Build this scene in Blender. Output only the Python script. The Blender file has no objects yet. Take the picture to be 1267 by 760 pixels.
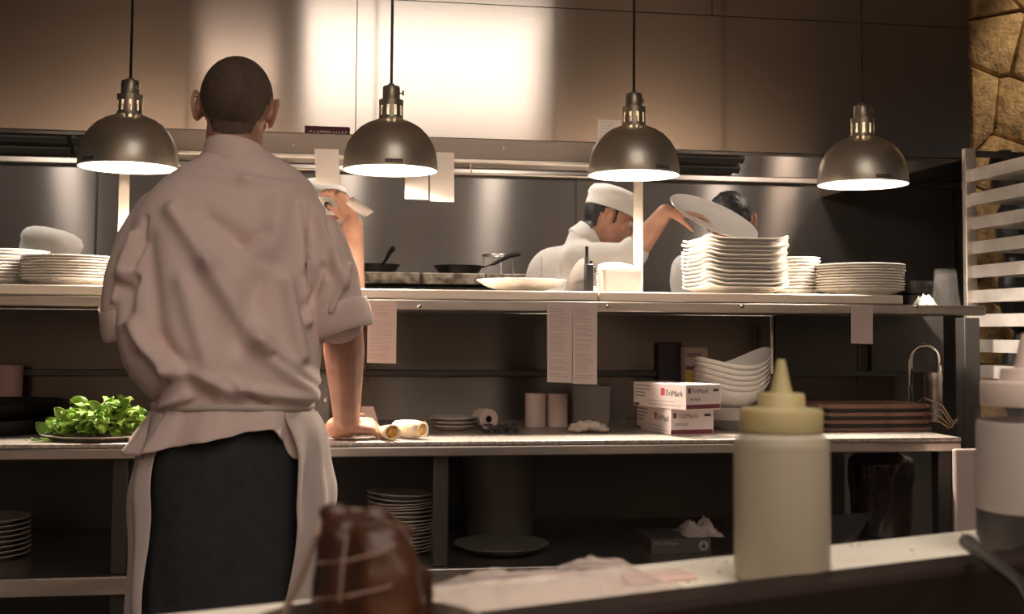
import bpy, bmesh, math, random
from mathutils import Vector, Matrix, Euler, noise
random.seed(7)
C = bpy.context.scene.collection
R = math.radians
PI = math.pi
V = Vector
# ------------------------------------------------------------------ camera
F = 1450.0; W, H = 1267.0, 760.0
CAM = V((0, 0, 1.18)); YAW = R(8.75); PITCH = R(3.0); ROLL = R(0.40)
PY0 = 410 - F*math.tan(PITCH)                    # row of the optical axis
MROT = Matrix.Rotation(-YAW, 3, 'Z') @ Matrix.Rotation(PI/2+PITCH, 3, 'X') @ Matrix.Rotation(ROLL, 3, 'Z')
cd = bpy.data.cameras.new('camera'); cam = bpy.data.objects.new('camera', cd); C.objects.link(cam)
cam.matrix_world = Matrix.Translation(CAM) @ MROT.to_4x4()
cd.sensor_width = 36; cd.lens = 36*F/W; cd.shift_y = -(H/2-PY0)/W; cd.clip_start = .05
cd.dof.use_dof = True; cd.dof.focus_distance = 2.9; cd.dof.aperture_fstop = 9
bpy.context.scene.camera = cam

def ray(px, py):
    return (MROT @ V(((px-W/2)/F, -(py-PY0)/F, -1)))
def P(px, py, Y):                                # the place on the vertical plane y = Y seen in that direction
    d = ray(px, py); return CAM + d*(Y/d.y)
def PZ(px, py, z):                               # the place on the horizontal plane z seen in that direction
    d = ray(px, py); return CAM + d*((z-CAM.z)/d.z)

# ------------------------------------------------------------------ materials
def mat(name, col, rough=.5, metal=0, **k):
    m = bpy.data.materials.new(name); m.use_nodes = True
    nt = m.node_tree; b = nt.nodes['Principled BSDF']
    b.inputs['Base Color'].default_value = (*col, 1)
    b.inputs['Roughness'].default_value = rough
    b.inputs['Metallic'].default_value = metal
    for a, v in k.items():
        b.inputs[a].default_value = v
    m['b'] = 1
    return m
def nodes(m): return m.node_tree, m.node_tree.nodes['Principled BSDF']
def vary(m, c1, c2, scale=5, stretch=(1, 1, 1), detail=4, lo=.35, hi=.65, bump=0, bdist=.01, coord='Object'):
    nt, b = nodes(m); N = nt.nodes; L = nt.links
    tc = N.new('ShaderNodeTexCoord'); mp = N.new('ShaderNodeMapping'); mp.inputs['Scale'].default_value = stretch
    nz = N.new('ShaderNodeTexNoise'); nz.inputs['Scale'].default_value = scale; nz.inputs['Detail'].default_value = detail
    cr = N.new('ShaderNodeValToRGB'); e = cr.color_ramp.elements
    e[0].position = lo; e[0].color = (*c1, 1); e[1].position = hi; e[1].color = (*c2, 1)
    L.new(tc.outputs[coord], mp.inputs[0]); L.new(mp.outputs[0], nz.inputs['Vector']); L.new(nz.outputs[0], cr.inputs[0])
    L.new(cr.outputs[0], b.inputs['Base Color'])
    if bump:
        bp = N.new('ShaderNodeBump'); bp.inputs['Strength'].default_value = bump; bp.inputs['Distance'].default_value = bdist
        L.new(nz.outputs[0], bp.inputs['Height']); L.new(bp.outputs[0], b.inputs['Normal'])
    return m
def brushed(name, col, rough, aniso=.85, tangent=(0, 0, 1), grain=True):
    m = mat(name, col, rough, 1, Anisotropic=aniso)
    nt, b = nodes(m); N = nt.nodes; L = nt.links
    cx = N.new('ShaderNodeCombineXYZ')
    for i in range(3): cx.inputs[i].default_value = tangent[i]
    L.new(cx.outputs[0], b.inputs['Tangent'])
    tc = N.new('ShaderNodeTexCoord'); mp = N.new('ShaderNodeMapping')
    mp.inputs['Scale'].default_value = (2.5, 2.5, 160)
    nz = N.new('ShaderNodeTexNoise'); nz.inputs['Scale'].default_value = 2; nz.inputs['Detail'].default_value = 3
    mr = N.new('ShaderNodeMapRange'); mr.inputs['To Min'].default_value = rough*.85; mr.inputs['To Max'].default_value = rough*1.15
    L.new(tc.outputs['Object'], mp.inputs[0]); L.new(mp.outputs[0], nz.inputs['Vector'])
    L.new(nz.outputs[0], mr.inputs['Value']); L.new(mr.outputs[0], b.inputs['Roughness'])
    bp = N.new('ShaderNodeBump'); bp.inputs['Strength'].default_value = .02; bp.inputs['Distance'].default_value = .001
    L.new(nz.outputs[0], bp.inputs['Height']); L.new(bp.outputs[0], b.inputs['Normal'])
    return m
M = {}
M['hood'] = brushed('brushed_steel', (.66, .585, .52), .135, .85)
M['backwall'] = brushed('back_wall_steel', (.185, .165, .15), .30, 1.0)
M['backwall'].node_tree.nodes['Principled BSDF'].inputs['Metallic'].default_value = .6
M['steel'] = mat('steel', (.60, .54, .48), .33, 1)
M['steel_satin'] = vary(mat('steel_satin', (.5, .46, .42), .38, 1), (.40, .36, .33), (.60, .55, .50), 3, (1, 1, 8))
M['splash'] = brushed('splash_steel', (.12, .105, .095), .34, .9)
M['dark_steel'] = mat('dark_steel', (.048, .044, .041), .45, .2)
M['brown_steel'] = mat('brown_steel', (.30, .245, .205), .42, .9)
M['filter'] = mat('filter_steel', (.12, .11, .10), .55, .8)
M['chrome'] = mat('chrome', (.75, .72, .68), .12, 1)
M['countertop'] = vary(mat('counter_top', (.5, .45, .4), .42, .8), (.30, .27, .24), (.66, .60, .54), 90, detail=3, lo=.3, hi=.7)
M['shade'] = mat('lamp_bronze', (.46, .42, .35), .40, .85, **{'Coat Weight': .5, 'Coat Roughness': .04})
M['shade_in'] = mat('lamp_inside', (.9, .88, .84), .5)
M['neck'] = mat('lamp_neck', (.34, .30, .24), .35, .8)
M['cord'] = mat('cord', (.012, .011, .01), .5)
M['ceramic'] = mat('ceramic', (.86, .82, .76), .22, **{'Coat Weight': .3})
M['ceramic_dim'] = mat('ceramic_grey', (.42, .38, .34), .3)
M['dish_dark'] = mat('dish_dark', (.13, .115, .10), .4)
M['paper'] = mat('paper', (.78, .72, .68), .8)
M['paper_line'] = mat('print_grey', (.33, .29, .27), .8)
M['roll'] = mat('roll_paper', (.48, .39, .36), .8)  # paper tone lowered to stand in for weaker light
M['sheet'] = mat('shaded_paper', (.54, .45, .42), .8)  # shaded copy of paper: weaker light on hanging sheets put into the colour
M['print_soft'] = mat('print_soft', (.30, .25, .23), .8)
M['skin'] = vary(mat('skin', (.55, .32, .22), .5, **{'Subsurface Weight': .12, 'Subsurface Radius': (.02, .007, .004)}),
                 (.42, .215, .15), (.53, .30, .215), 14)
M['hair'] = vary(mat('hair', (.06, .035, .02), .75), (.020, .012, .008), (.20, .13, .09), 420, detail=5, lo=.3, hi=.75, bump=.6, bdist=.003)
M['black_hair'] = vary(mat('black_hair', (.01, .009, .008), .55), (.004, .004, .004), (.02, .018, .016), 60, (1, 1, .3), bump=.6, bdist=.006)
M['jacket'] = vary(mat('jacket_cloth', (.74, .62, .58), .85, **{'Sheen Weight': .2}), (.76, .59, .54), (.80, .63, .58), 3, bump=.10, bdist=.01)
M['apron'] = vary(mat('apron_cloth', (.62, .54, .5), .9), (.56, .47, .43), (.64, .54, .5), 9, (1, 1, .35), bump=.25, bdist=.006)
M['white_cloth'] = mat('white_cloth', (.84, .83, .80), .85, **{'Sheen Weight': .2})
M['trouser'] = vary(mat('trouser_black', (.035, .035, .035), .9), (.028, .029, .030), (.038, .039, .040), 30)
M['shoe'] = mat('shoe_black', (.012, .012, .012), .4)
M['eye'] = mat('eye', (.75, .72, .7), .2)
M['leaf'] = vary(mat('leaf', (.12, .3, .03), .45, **{'Subsurface Weight': .0}), (.09, .22, .02), (.36, .55, .09), 22)
M['stem'] = mat('stem', (.35, .5, .12), .5)
M['tortilla'] = vary(mat('tortilla', (.8, .66, .45), .75), (.62, .44, .24), (.86, .74, .55), 55, lo=.25, hi=.5, bump=.25, bdist=.004)
M['filling'] = vary(mat('filling', (.75, .38, .05), .5), (.6, .2, .02), (.85, .62, .15), 90)
M['iron'] = mat('cast_iron', (.014, .013, .012), .42, .3)
M['pan_blk'] = mat('pan_black', (.02, .019, .018), .35, .4)
M['grate'] = vary(mat('range_top', (.4, .34, .28), .45, .7), (.10, .085, .07), (.52, .45, .37), 26)
M['glove_box'] = mat('carton_white', (.68, .58, .56), .6)
M['red'] = mat('print_red', (.45, .05, .06), .6)
M['maroon'] = mat('print_maroon', (.16, .03, .04), .6)
M['ink'] = mat('ink', (.03, .025, .025), .6)
M['kraft'] = mat('carton_dark', (.06, .05, .045), .7)
M['label_grey'] = mat('label_grey', (.25, .22, .2), .7)
M['yellow'] = mat('label_yellow', (.5, .36, .05), .6)
M['plastic_blk'] = mat('black_plastic', (.012, .012, .012), .4)
M['plastic_gry'] = mat('grey_plastic', (.16, .15, .14), .45)
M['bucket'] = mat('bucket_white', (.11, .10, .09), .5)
M['wood'] = vary(mat('board_wood', (.2, .1, .07), .6), (.13, .062, .042), (.25, .13, .09), 10, (1, 8, 1), bump=.1)
M['twine'] = mat('twine', (.42, .30, .17), .9)
M['cutting'] = vary(mat('cutting_board', (.8, .74, .62), .55), (.84, .76, .62), (.90, .83, .71), 9, (1, 3, 1))
M['speck'] = mat('crumb', (.12, .06, .03), .7)
M['rim'] = mat('well_rim', (.020, .012, .010), .6, 0, **{'Specular IOR Level': .12})
M['meat'] = vary(mat('cured_meat', (.2, .075, .03), .35, **{'Coat Weight': .1, 'Coat Roughness': .4, 'Specular IOR Level': .3}), (.02, .008, .005), (.075, .026, .011), 12, (1, 1, .5), bump=.3)
M['string'] = mat('string', (.22, .14, .10), .8)
M['ham'] = mat('ham_pink', (.76, .54, .47), .4)
M['bread'] = vary(mat('flatbread', (.7, .45, .18), .7), (.5, .24, .06), (.85, .64, .34), 30, bump=.3)
M['alu'] = vary(mat('aluminium_tray', (.78, .74, .70), .42, .45), (.66, .62, .58), (.86, .82, .78), 8)
M['post'] = mat('bright_post', (.80, .74, .66), .3, .8)
M['floor'] = vary(mat('floor_tile', (.05, .035, .03), .5), (.035, .026, .022), (.06, .045, .038), 4)
M['ceiling'] = mat('ceiling_paint', (.22, .17, .13), .9)
M['diningwall'] = vary(mat('wall_paint', (.5, .42, .35), .85), (.44, .36, .295), (.54, .45, .37), 1.5)
M['darkwall'] = mat('dark_wall', (.02, .018, .016), .8)
M['bag'] = mat('bin_bag', (.05, .038, .033), .16, 0, Alpha=.8)
# sauce bottle plastics
M['bottle'] = mat('bottle_plastic', (.58, .51, .38), .38, 0, Alpha=.5)
M['bottle_clear'] = mat('bottle_grey_plastic', (.30, .26, .24), .3, 0, Alpha=.08)
M['residue'] = mat('milky_residue', (.56, .49, .44), .5, 0, Alpha=.9)
M['cap_yellow'] = mat('cap_yellow', (.44, .38, .19), .4, 0, **{'Subsurface Weight': .2})
M['cap_white'] = mat('cap_pink', (.62, .50, .44), .4)
M['sauce'] = mat('dark_sauce', (.012, .008, .007), .5)
M['sauce_pale'] = vary(mat('pale_sauce', (.5, .45, .3), .5), (.24, .20, .145), (.36, .30, .21), 7)
def film(name, col, a, r=.15):
    m = mat(name, col, r, 0, Alpha=a)
    nt, b = nodes(m)
    return m
M['film'] = film('plastic_film', (.76, .63, .57), .30, .18)
M['clear'] = mat('clear_plastic', (.16, .155, .15), .05, 0, Alpha=.07)
def emis(name, col, s):
    m = mat(name, (.8, .8, .8), .5); nt, b = nodes(m)
    b.inputs['Emission Color'].default_value = (*col, 1); b.inputs['Emission Strength'].default_value = s
    return m
M['bulb'] = emis('bulb', (1, .86, .68), 60)
M['troffer'] = emis('troffer_light', (1, .895, .80), 3.3)
M['hoodlight'] = emis('hood_lamp', (1, .88, .74), 14)
# stone
def stone():
    m = mat('stone', (.4, .28, .15), .9); nt, b = nodes(m); N = nt.nodes; L = nt.links
    tc = N.new('ShaderNodeTexCoord')
    nz = N.new('ShaderNodeTexNoise'); nz.inputs['Scale'].default_value = 16; nz.inputs['Detail'].default_value = 8; nz.inputs['Roughness'].default_value = .7
    cr = N.new('ShaderNodeValToRGB'); e = cr.color_ramp.elements
    e[0].position = .33; e[0].color = (.16, .10, .05, 1); e[1].position = .70; e[1].color = (.66, .45, .22, 1)
    e2 = cr.color_ramp.elements.new(.5); e2.color = (.42, .27, .12, 1)
    n2 = N.new('ShaderNodeTexNoise'); n2.inputs['Scale'].default_value = 70; n2.inputs['Detail'].default_value = 5
    bp = N.new('ShaderNodeBump'); bp.inputs['Strength'].default_value = .8; bp.inputs['Distance'].default_value = .012
    L.new(tc.outputs['Object'], nz.inputs['Vector']); L.new(tc.outputs['Object'], n2.inputs['Vector'])
    L.new(nz.outputs[0], cr.inputs[0]); L.new(cr.outputs[0], b.inputs['Base Color'])
    L.new(n2.outputs[0], bp.inputs['Height']); L.new(bp.outputs[0], b.inputs['Normal'])
    return m
M['stone'] = stone()
M['mortar'] = mat('mortar', (.17, .125, .08), .95)

# ------------------------------------------------------------------ mesh helpers
def tag(o, label=None, cat=None, group=None, kind=None):
    if label: o['label'] = label
    if cat: o['category'] = cat
    if group: o['group'] = group
    if kind: o['kind'] = kind
    return o
def empty(name, loc, label, cat, group=None, rz=0):
    o = bpy.data.objects.new(name, None); C.objects.link(o); o.location = loc; o.rotation_euler.z = rz
    o.empty_display_size = .05
    return tag(o, label, cat, group)
def root_of(o):
    while o.parent: o = o.parent
    return o
def link(name, me, m, parent=None, loc=None, smooth=True, local=False):
    """world-space mesh -> object; origin at loc (top level) or at its thing's base"""
    o = bpy.data.objects.new(name, me); C.objects.link(o)
    if m: me.materials.clear(); me.materials.append(M[m] if isinstance(m, str) else m)
    if parent is not None:
        o.parent = parent
        if not local: me.transform(Matrix.Translation(-V(root_of(parent).location)))
    elif loc is not None:
        if not local: me.transform(Matrix.Translation(-V(loc)))
        o.location = loc
    for p in me.polygons: p.use_smooth = smooth
    return o
def mesh(bm, name='m'):
    bmesh.ops.recalc_face_normals(bm, faces=bm.faces)
    me = bpy.data.meshes.new(name); bm.to_mesh(me); bm.free(); return me
def obj(name, bm, m, parent=None, loc=None, smooth=True, local=False, bev=0, seg=2, auto=None):
    o = link(name, mesh(bm, name), m, parent, loc, smooth, local)
    if bev:
        b = o.modifiers.new('bevel', 'BEVEL'); b.width = bev; b.segments = seg; b.limit_method = 'ANGLE'; b.angle_limit = R(40)
        b.harden_normals = False
    if smooth:
        # keep hard edges hard
        me = o.data
        bm2 = bmesh.new(); bm2.from_mesh(me)
        for e in bm2.edges:
            if len(e.link_faces) == 2 and e.calc_face_angle(0) > R(auto or 38): e.smooth = False
        bm2.to_mesh(me); bm2.free()
    return o
def base(bm):
    lo = V((1e9,)*3); hi = V((-1e9,)*3)
    for v in bm.verts:
        for i in range(3): lo[i] = min(lo[i], v.co[i]); hi[i] = max(hi[i], v.co[i])
    return V(((lo.x+hi.x)/2, (lo.y+hi.y)/2, lo.z))
def solo(name, bm, m, label, cat, group=None, kind=None, **k):
    return tag(obj(name, bm, m, None, base(bm), **k), label, cat, group, kind)
def box(bm, c, s, rot=None):
    r = bmesh.ops.create_cube(bm, size=1)
    mt = Matrix.Translation(V(c)) @ (rot.to_4x4() if rot else Matrix()) @ Matrix.Diagonal((*s, 1))
    bmesh.ops.transform(bm, matrix=mt, verts=r['verts']); return r['verts']
def B(x0, x1, y0, y1, z0, z1, bm=None):
    bm = bm or bmesh.new(); box(bm, ((x0+x1)/2, (y0+y1)/2, (z0+z1)/2), (abs(x1-x0), abs(y1-y0), abs(z1-z0))); return bm
def loft(bm, rings, cap=True, closed=True):
    vs = [[bm.verts.new(p) for p in r] for r in rings]
    n = len(rings[0])
    for a, b in zip(vs, vs[1:]):
        for i in range(n if closed else n-1):
            j = (i+1) % n
            try: bm.faces.new((a[i], a[j], b[j], b[i]))
            except ValueError: pass
    if cap:
        bm.faces.new(vs[0][::-1]); bm.faces.new(vs[-1])
    return vs
def frame(d):
    d = V(d).normalized(); up = V((0, 0, 1)) if abs(d.z) < .92 else V((0, 1, 0))
    a = d.cross(up).normalized(); b = a.cross(d).normalized(); return a, b
def tube(bm, pts, rad, n=12, cap=True):
    pts = [V(p) for p in pts]
    if not isinstance(rad, (list, tuple)): rad = [rad]*len(pts)
    rings = []; a = None
    for i, p in enumerate(pts):
        d = (pts[min(i+1, len(pts)-1)]-pts[max(i-1, 0)]).normalized()
        if a is None: a, b = frame(d)
        else:
            a = (a-d*a.dot(d)).normalized(); b = d.cross(a)
        rings.append([p+(a*math.cos(t)+b*math.sin(t))*rad[i] for t in [2*PI*k/n for k in range(n)]])
    loft(bm, rings, cap)
def lathe(bm, prof, c=(0, 0, 0), n=40, cap=True, axis=None):
    c = V(c); rings = []
    rot = V((0, 0, 1)).rotation_difference(V(axis)).to_matrix() if axis else Matrix.Identity(3)
    for r, z in prof:
        rings.append([c+rot@V((max(r, .0003)*math.cos(2*PI*k/n), max(r, .0003)*math.sin(2*PI*k/n), z)) for k in range(n)])
    loft(bm, rings, cap)
def capsule(bm, p0, r0, p1, r1, n=14):
    p0 = V(p0); p1 = V(p1); d = p1-p0; L = d.length
    if L < 1e-5: d = V((0, 0, 1)); L = 1e-5
    d = d/L; a, b = frame(d); rings = []
    for k in range(1, 6):
        t = PI/2*k/6-PI/2; rings.append((p0+d*(math.sin(t)*r0), math.cos(t)*r0))
    rings.append((p0, r0)); rings.append((p1, r1))
    for k in range(1, 6):
        t = PI/2*k/6; rings.append((p1+d*(math.sin(t)*r1), math.cos(t)*r1))
    loft(bm, [[c+(a*math.cos(2*PI*i/n)+b*math.sin(2*PI*i/n))*r for i in range(n)] for c, r in rings])
def ellip(bm, c, r, rot=None, n=20):
    q = bmesh.ops.create_uvsphere(bm, u_segments=n, v_segments=n*2//3, radius=1)
    mt = Matrix.Translation(V(c)) @ (rot.to_4x4() if rot else Matrix()) @ Matrix.Diagonal((*r, 1))
    bmesh.ops.transform(bm, matrix=mt, verts=q['verts']); return q['verts']
def blob(bm, voxel=.006, smooth=4):
    """fuse overlapping solids into one continuous skin"""
    bmesh.ops.recalc_face_normals(bm, faces=bm.faces)
    me = bpy.data.meshes.new('t'); bm.to_mesh(me); bm.free()
    o = bpy.data.objects.new('t', me); C.objects.link(o)
    r = o.modifiers.new('r', 'REMESH'); r.mode = 'VOXEL'; r.voxel_size = voxel
    s = o.modifiers.new('s', 'SMOOTH'); s.factor = .5; s.iterations = smooth
    dg = bpy.context.evaluated_depsgraph_get(); dg.update()
    out = bpy.data.meshes.new_from_object(o.evaluated_get(dg))
    bpy.data.objects.remove(o); bpy.data.meshes.remove(me)
    return out
def copy_tree(o, parent=None):
    c = o.copy(); C.objects.link(c); c.parent = parent
    for ch in o.children: copy_tree(ch, c)
    return c
def text(name, s, size, m, parent, origin, right, up, ext=.0004, align='LEFT', bold=0, squash=1, local=False):
    cu = bpy.data.curves.new('t', 'FONT'); cu.body = s; cu.size = size; cu.extrude = ext; cu.align_x = align; cu.offset = bold
    o = bpy.data.objects.new('t', cu); C.objects.link(o)
    dg = bpy.context.evaluated_depsgraph_get(); dg.update()
    me = bpy.data.meshes.new_from_object(o.evaluated_get(dg)); bpy.data.objects.remove(o)
    right = V(right).normalized(); up = V(up).normalized(); nn = right.cross(up)
    mt = Matrix(((right.x*squash, up.x, nn.x, origin[0]), (right.y*squash, up.y, nn.y, origin[1]), (right.z*squash, up.z, nn.z, origin[2]), (0, 0, 0, 1)))
    me.transform(mt)
    return link(name, me, m, parent, smooth=False, local=local)
def struct(name, bm, m, **k):
    o = obj(name, bm, m, None, base(bm), **k); o['kind'] = 'structure'; return o
def crumple(cx, cy, z, sx, sy, h, seed, fn=None, nx=34, ny=22):
    bm = bmesh.new(); g = []
    for j in range(ny+1):
        row = []
        for i in range(nx+1):
            u = i/nx*2-1; v = j/ny*2-1
            e = max(0, 1-abs(u)**3)*max(0, 1-abs(v)**3)
            nn = noise.noise(V((u*2.2+seed, v*2.2, seed)))*.6+abs(noise.noise(V((u*5+seed, v*5, seed*2))))*.5+.45
            row.append(bm.verts.new((cx+u*sx*(1+.08*math.sin(v*4+seed)), cy+v*sy*(1+.08*math.sin(u*6+seed)), z+.0008+max(0, h*e*nn))))
        g.append(row)
    for j in range(ny):
        for i in range(nx): bm.faces.new((g[j][i], g[j][i+1], g[j+1][i+1], g[j+1][i]))
    return bm
def sm(t): t = max(0, min(1, t)); return t*t*(3-2*t)

# ------------------------------------------------------------------ the room
CZ = 3.1
struct('floor', B(-5, 6, -3.1, 5.5, -.1, 0), 'floor', smooth=False)
struct('ceiling', B(-5, 6, -3.1, 5.5, CZ, CZ+.1), 'ceiling', smooth=False)
struct('wall_rear', B(-5, 4.74, -3.2, -3.1, 0, CZ), 'diningwall', smooth=False)
YH = 4.0                                         # hood front
YB = 5.30                                        # kitchen back wall
xh1 = P(1199, 100, YH).x                         # hood right end
ridge = P(1000, 226, YB).z
# back wall: steel sheets below the ridge, dark above
wb = struct('wall_back', B(-5, xh1+1.2, YB, YB+.1, 0, CZ), 'backwall', smooth=False)
# the ledge at the top of the steel sheets
bm = bmesh.new(); B(-5, xh1+1.2, YB-.03, YB, ridge-.012, ridge+.02, bm)
t1 = struct('trim_1', bm, 'steel', bev=.006)
for px in (118, 712, 1180):
    x = P(px, 300, YB).x
    q = struct('trim_%d' % (2+(118, 712, 1180).index(px)), B(x-.004, x+.004, YB-.006, YB, .9, ridge-.014), 'dark_steel', smooth=False)

# hood
hz = P(600, 177.5, YH).z
seam = P(785, 14.5, YH).z
hood = empty('exhaust_hood', (.4, YH, hz), 'large brushed steel exhaust hood with riveted seams above the cooking line', 'hood')
def panel(xa, xb, za, zb):
    obj('panel', B(xa+.0015, xb-.0015, YH, YH+.02, za+.0015, zb-.0015), 'hood', hood, smooth=False)
xs = [-3.2, P(441, 80, YH).x, P(785, 100, YH).x, xh1]
for a, b in zip(xs, xs[1:]): panel(a, b, hz, seam)
xs = [-3.2, P(470, 0, YH).x-.7, P(881, 10, YH).x, xh1]
for a, b in zip(xs, xs[1:]): panel(a, b, seam, CZ)
obj('backing', B(-3.2, xh1, YH+.02, YH+.03, hz, CZ), 'dark_steel', hood, smooth=False)
obj('side_panel', B(xh1-.02, xh1, YH+.03, YB, hz, CZ), 'hood', hood, smooth=False)
obj('side_panel', B(-3.22, -3.2, YH+.0, YB, hz, CZ), 'hood', hood, smooth=False)
obj('gutter', B(-3.2, xh1-.02, YH+.03, YH+.09, hz, hz+.012), 'steel', hood, bev=.003)
# sloping filter bank
bm = bmesh.new()
for i in range(11):
    x = -3.1+i*.5
    if x+.49 > xh1: break
    a = V((x, YH+.55, hz+.55)); b = V((x, YB-.03, ridge+.03))
    for k in range(12):
        t = (k+.5)/12; p = a.lerp(b, t)
        box(bm, (p.x+.24, p.y, p.z), (.48, .035, .03), Matrix.Rotation(R(-35), 3, 'X'))
obj('grease_filter', bm, 'filter', hood, smooth=False)
# lamps inside the hood
for x in (-1.34, .08, .85, 2.12):
    ll = empty('hood_lamp', (x, 4.44, 2.36), 'sealed glass lamp under the exhaust hood', 'lamp', 'sealed lamps inside the hood')
    bm = bmesh.new(); lathe(bm, [(.0, 0), (.075, .0), (.08, .02), (.08, .05), (0, .05)], (x, 4.44, 2.36)); obj('housing', bm, 'steel', ll)
    bm = bmesh.new(); lathe(bm, [(.0, -.07), (.04, -.062), (.06, -.03), (.06, -.001), (0, -.001)], (x, 4.44, 2.36)); obj('globe', bm, 'hoodlight', ll)

# stone wall behind the tray rack (facing the camera)
YS = 4.38
sx0 = P(1200, 100, YS).x
wr = struct('wall_right', B(sx0+.03, 5.9, YS+.04, YS+.12, 0, CZ), 'mortar', smooth=False)
# irregular stones: voronoi-like cells by clipping polygons
def clip(poly, p, n):
    out = []
    for i in range(len(poly)):
        a, b = poly[i], poly[(i+1) % len(poly)]
        da, db = (a-p).dot(n), (b-p).dot(n)
        if da <= 0: out.append(a)
        if da*db < 0: out.append(a+(b-a)*(da/(da-db)))
    return out
rs = random.Random(5)
pts = []
for i in range(9):
    for j in range(14):
        pts.append(V((sx0+.07+i*.19+(j % 2)*.09+rs.uniform(-.07, .07), .2+j*.24+rs.uniform(-.09, .09))))
bm = bmesh.new()
for a in pts:
    if a.x > sx0+1.5: continue
    poly = [V((sx0, 0)), V((sx0+1.6, 0)), V((sx0+1.6, CZ)), V((sx0, CZ))]
    for b in pts:
        if b is a or (b-a).length > .8: continue
        n = (b-a).normalized(); poly = clip(poly, (a+b)/2-n*.0025, n)
        if not poly: break
    if len(poly) < 3: continue
    c = sum(poly, V((0, 0)))/len(poly); dd = rs.uniform(0, .02)
    rings = []
    for s, y in ((1, .05), (.99, .018), (.965, .006), (.88, -.001), (.45, -.003)):
        rings.append([V((c.x+(q.x-c.x)*s, YS+y-dd, c.y+(q.y-c.y)*s)) for q in poly])
    loft(bm, rings)
st = obj('stone_facing', bm, 'stone', wr, auto=60)

# ------------------------------------------------------------------ counter and pass shelf
YC = 2.98; ZC = .90
xc1 = P(1190, 545, YC).x
xl = -2.6
cnt = empty('work_counter', ((xl+xc1)/2, YC+.4, 0), 'long stainless steel work counter with open shelf below, running behind the chef', 'counter')
obj('countertop', B(xl, xc1, YC, YC+.76, ZC-.012, ZC), 'countertop', cnt, bev=.003)
zl = P(700, 564, YC).z
obj('front_lip', B(xl, xc1, YC, YC+.03, zl, ZC-.012), 'steel_satin', cnt, bev=.004)
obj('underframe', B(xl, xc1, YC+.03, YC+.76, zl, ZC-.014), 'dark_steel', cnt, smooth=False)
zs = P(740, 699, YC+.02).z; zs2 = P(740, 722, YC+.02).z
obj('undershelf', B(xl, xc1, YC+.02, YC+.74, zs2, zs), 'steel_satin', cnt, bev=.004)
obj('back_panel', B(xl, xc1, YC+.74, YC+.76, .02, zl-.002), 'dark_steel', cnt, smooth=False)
for px in (-380, 150, 545, 1165):
    x = P(px, 600, YC+.06).x
    bm = bmesh.new(); B(x-.02, x+.02, YC+.04, YC+.08, 0, zs2, bm)
    B(x-.02, x+.02, YC+.04, YC+.08, zs, zl, bm)
    obj('leg', bm, 'dark_steel', cnt, bev=.004)
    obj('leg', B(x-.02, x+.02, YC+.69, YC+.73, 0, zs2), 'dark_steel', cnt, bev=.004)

# splash panel and pass shelf on it
YF = 3.24                                        # shelf front
SH = P(633, 372, YF).z                           # top of steel lip
TOP = P(633, 359.5, YF).z                        # top of rail board (where plates stand)
bot = P(633, 385, YF).z
xr = P(1220, 380, YF).x
xb1 = P(1118, 368, YF).x
ps = empty('pass_shelf', (-.2, YF+.2, ZC), 'long stainless pass shelf above the counter with pale bright rail', 'shelf')
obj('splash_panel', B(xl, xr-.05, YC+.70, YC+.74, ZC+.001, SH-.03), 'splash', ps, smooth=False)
obj('front_lip', B(xl, xr, YF, YF+.03, bot, SH), 'steel_satin', ps, bev=.004)
obj('shelf_top', B(xl, xr, YF+.03, YF+.53, SH-.028, SH-.0), 'steel', ps, bev=.002)
xm = P(741, 370, YF).x
for a, b in ((xl, xm-.0012), (xm+.0012, xb1)):
    obj('rail_board', B(a, b, YF+.002, YF+.50, SH+.0005, TOP), 'post', ps, bev=.004)
for px in (519, 752, 918, 1134):
    c = P(px, 379, YF)
    bm = bmesh.new(); lathe(bm, [(0, 0), (.006, 0), (.006, .002), (.003, .0035), (0, .0035)], c+V((0, 0, 0)), 12, axis=(0, -1, 0)); obj('screw', bm, 'chrome', ps)
for px, w in ((455, .01), (940, .012), (1062, .008)):
    x = P(px, 440, YC+.70).x
    obj('panel_seam', B(x-w/2, x+w/2, YC+.694, YC+.70, ZC+.12, SH-.06), 'dark_steel', ps, smooth=False)
obj('splash_ridge', B(xl, xr-.06, YC+.685, YC+.70, P(600, 466, YC+.69).z, P(600, 458, YC+.69).z), 'dark_steel', ps, bev=.003)
x = P(955, 430, YC+.6).x
bm = bmesh.new(); tube(bm, [(x, YC+.6, ZC+.15), (x, YC+.6, bot+.01)], .004); obj('bracket_rod', bm, 'chrome', ps)
# dark panel doors in the splash on the right
for a, b in ((957, 1058), (1075, 1165)):
    p = P(a, 395, YC+.7).x; q = P(b, 395, YC+.7).x
    o = obj('splash_door', B(p, q, YC+.685, YC+.70, P(a, 462, YC+.7).z, P(a, 388, YC+.7).z), 'dark_steel', ps, bev=.004)
x0 = P(1188, 440, YF+.45).x; x1 = P(1207, 440, YF+.45).x
obj('support_leg', B(x0, x1, YF+.42, YF+.48, 0, SH-.03), 'dark_steel', ps, bev=.003)

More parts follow.
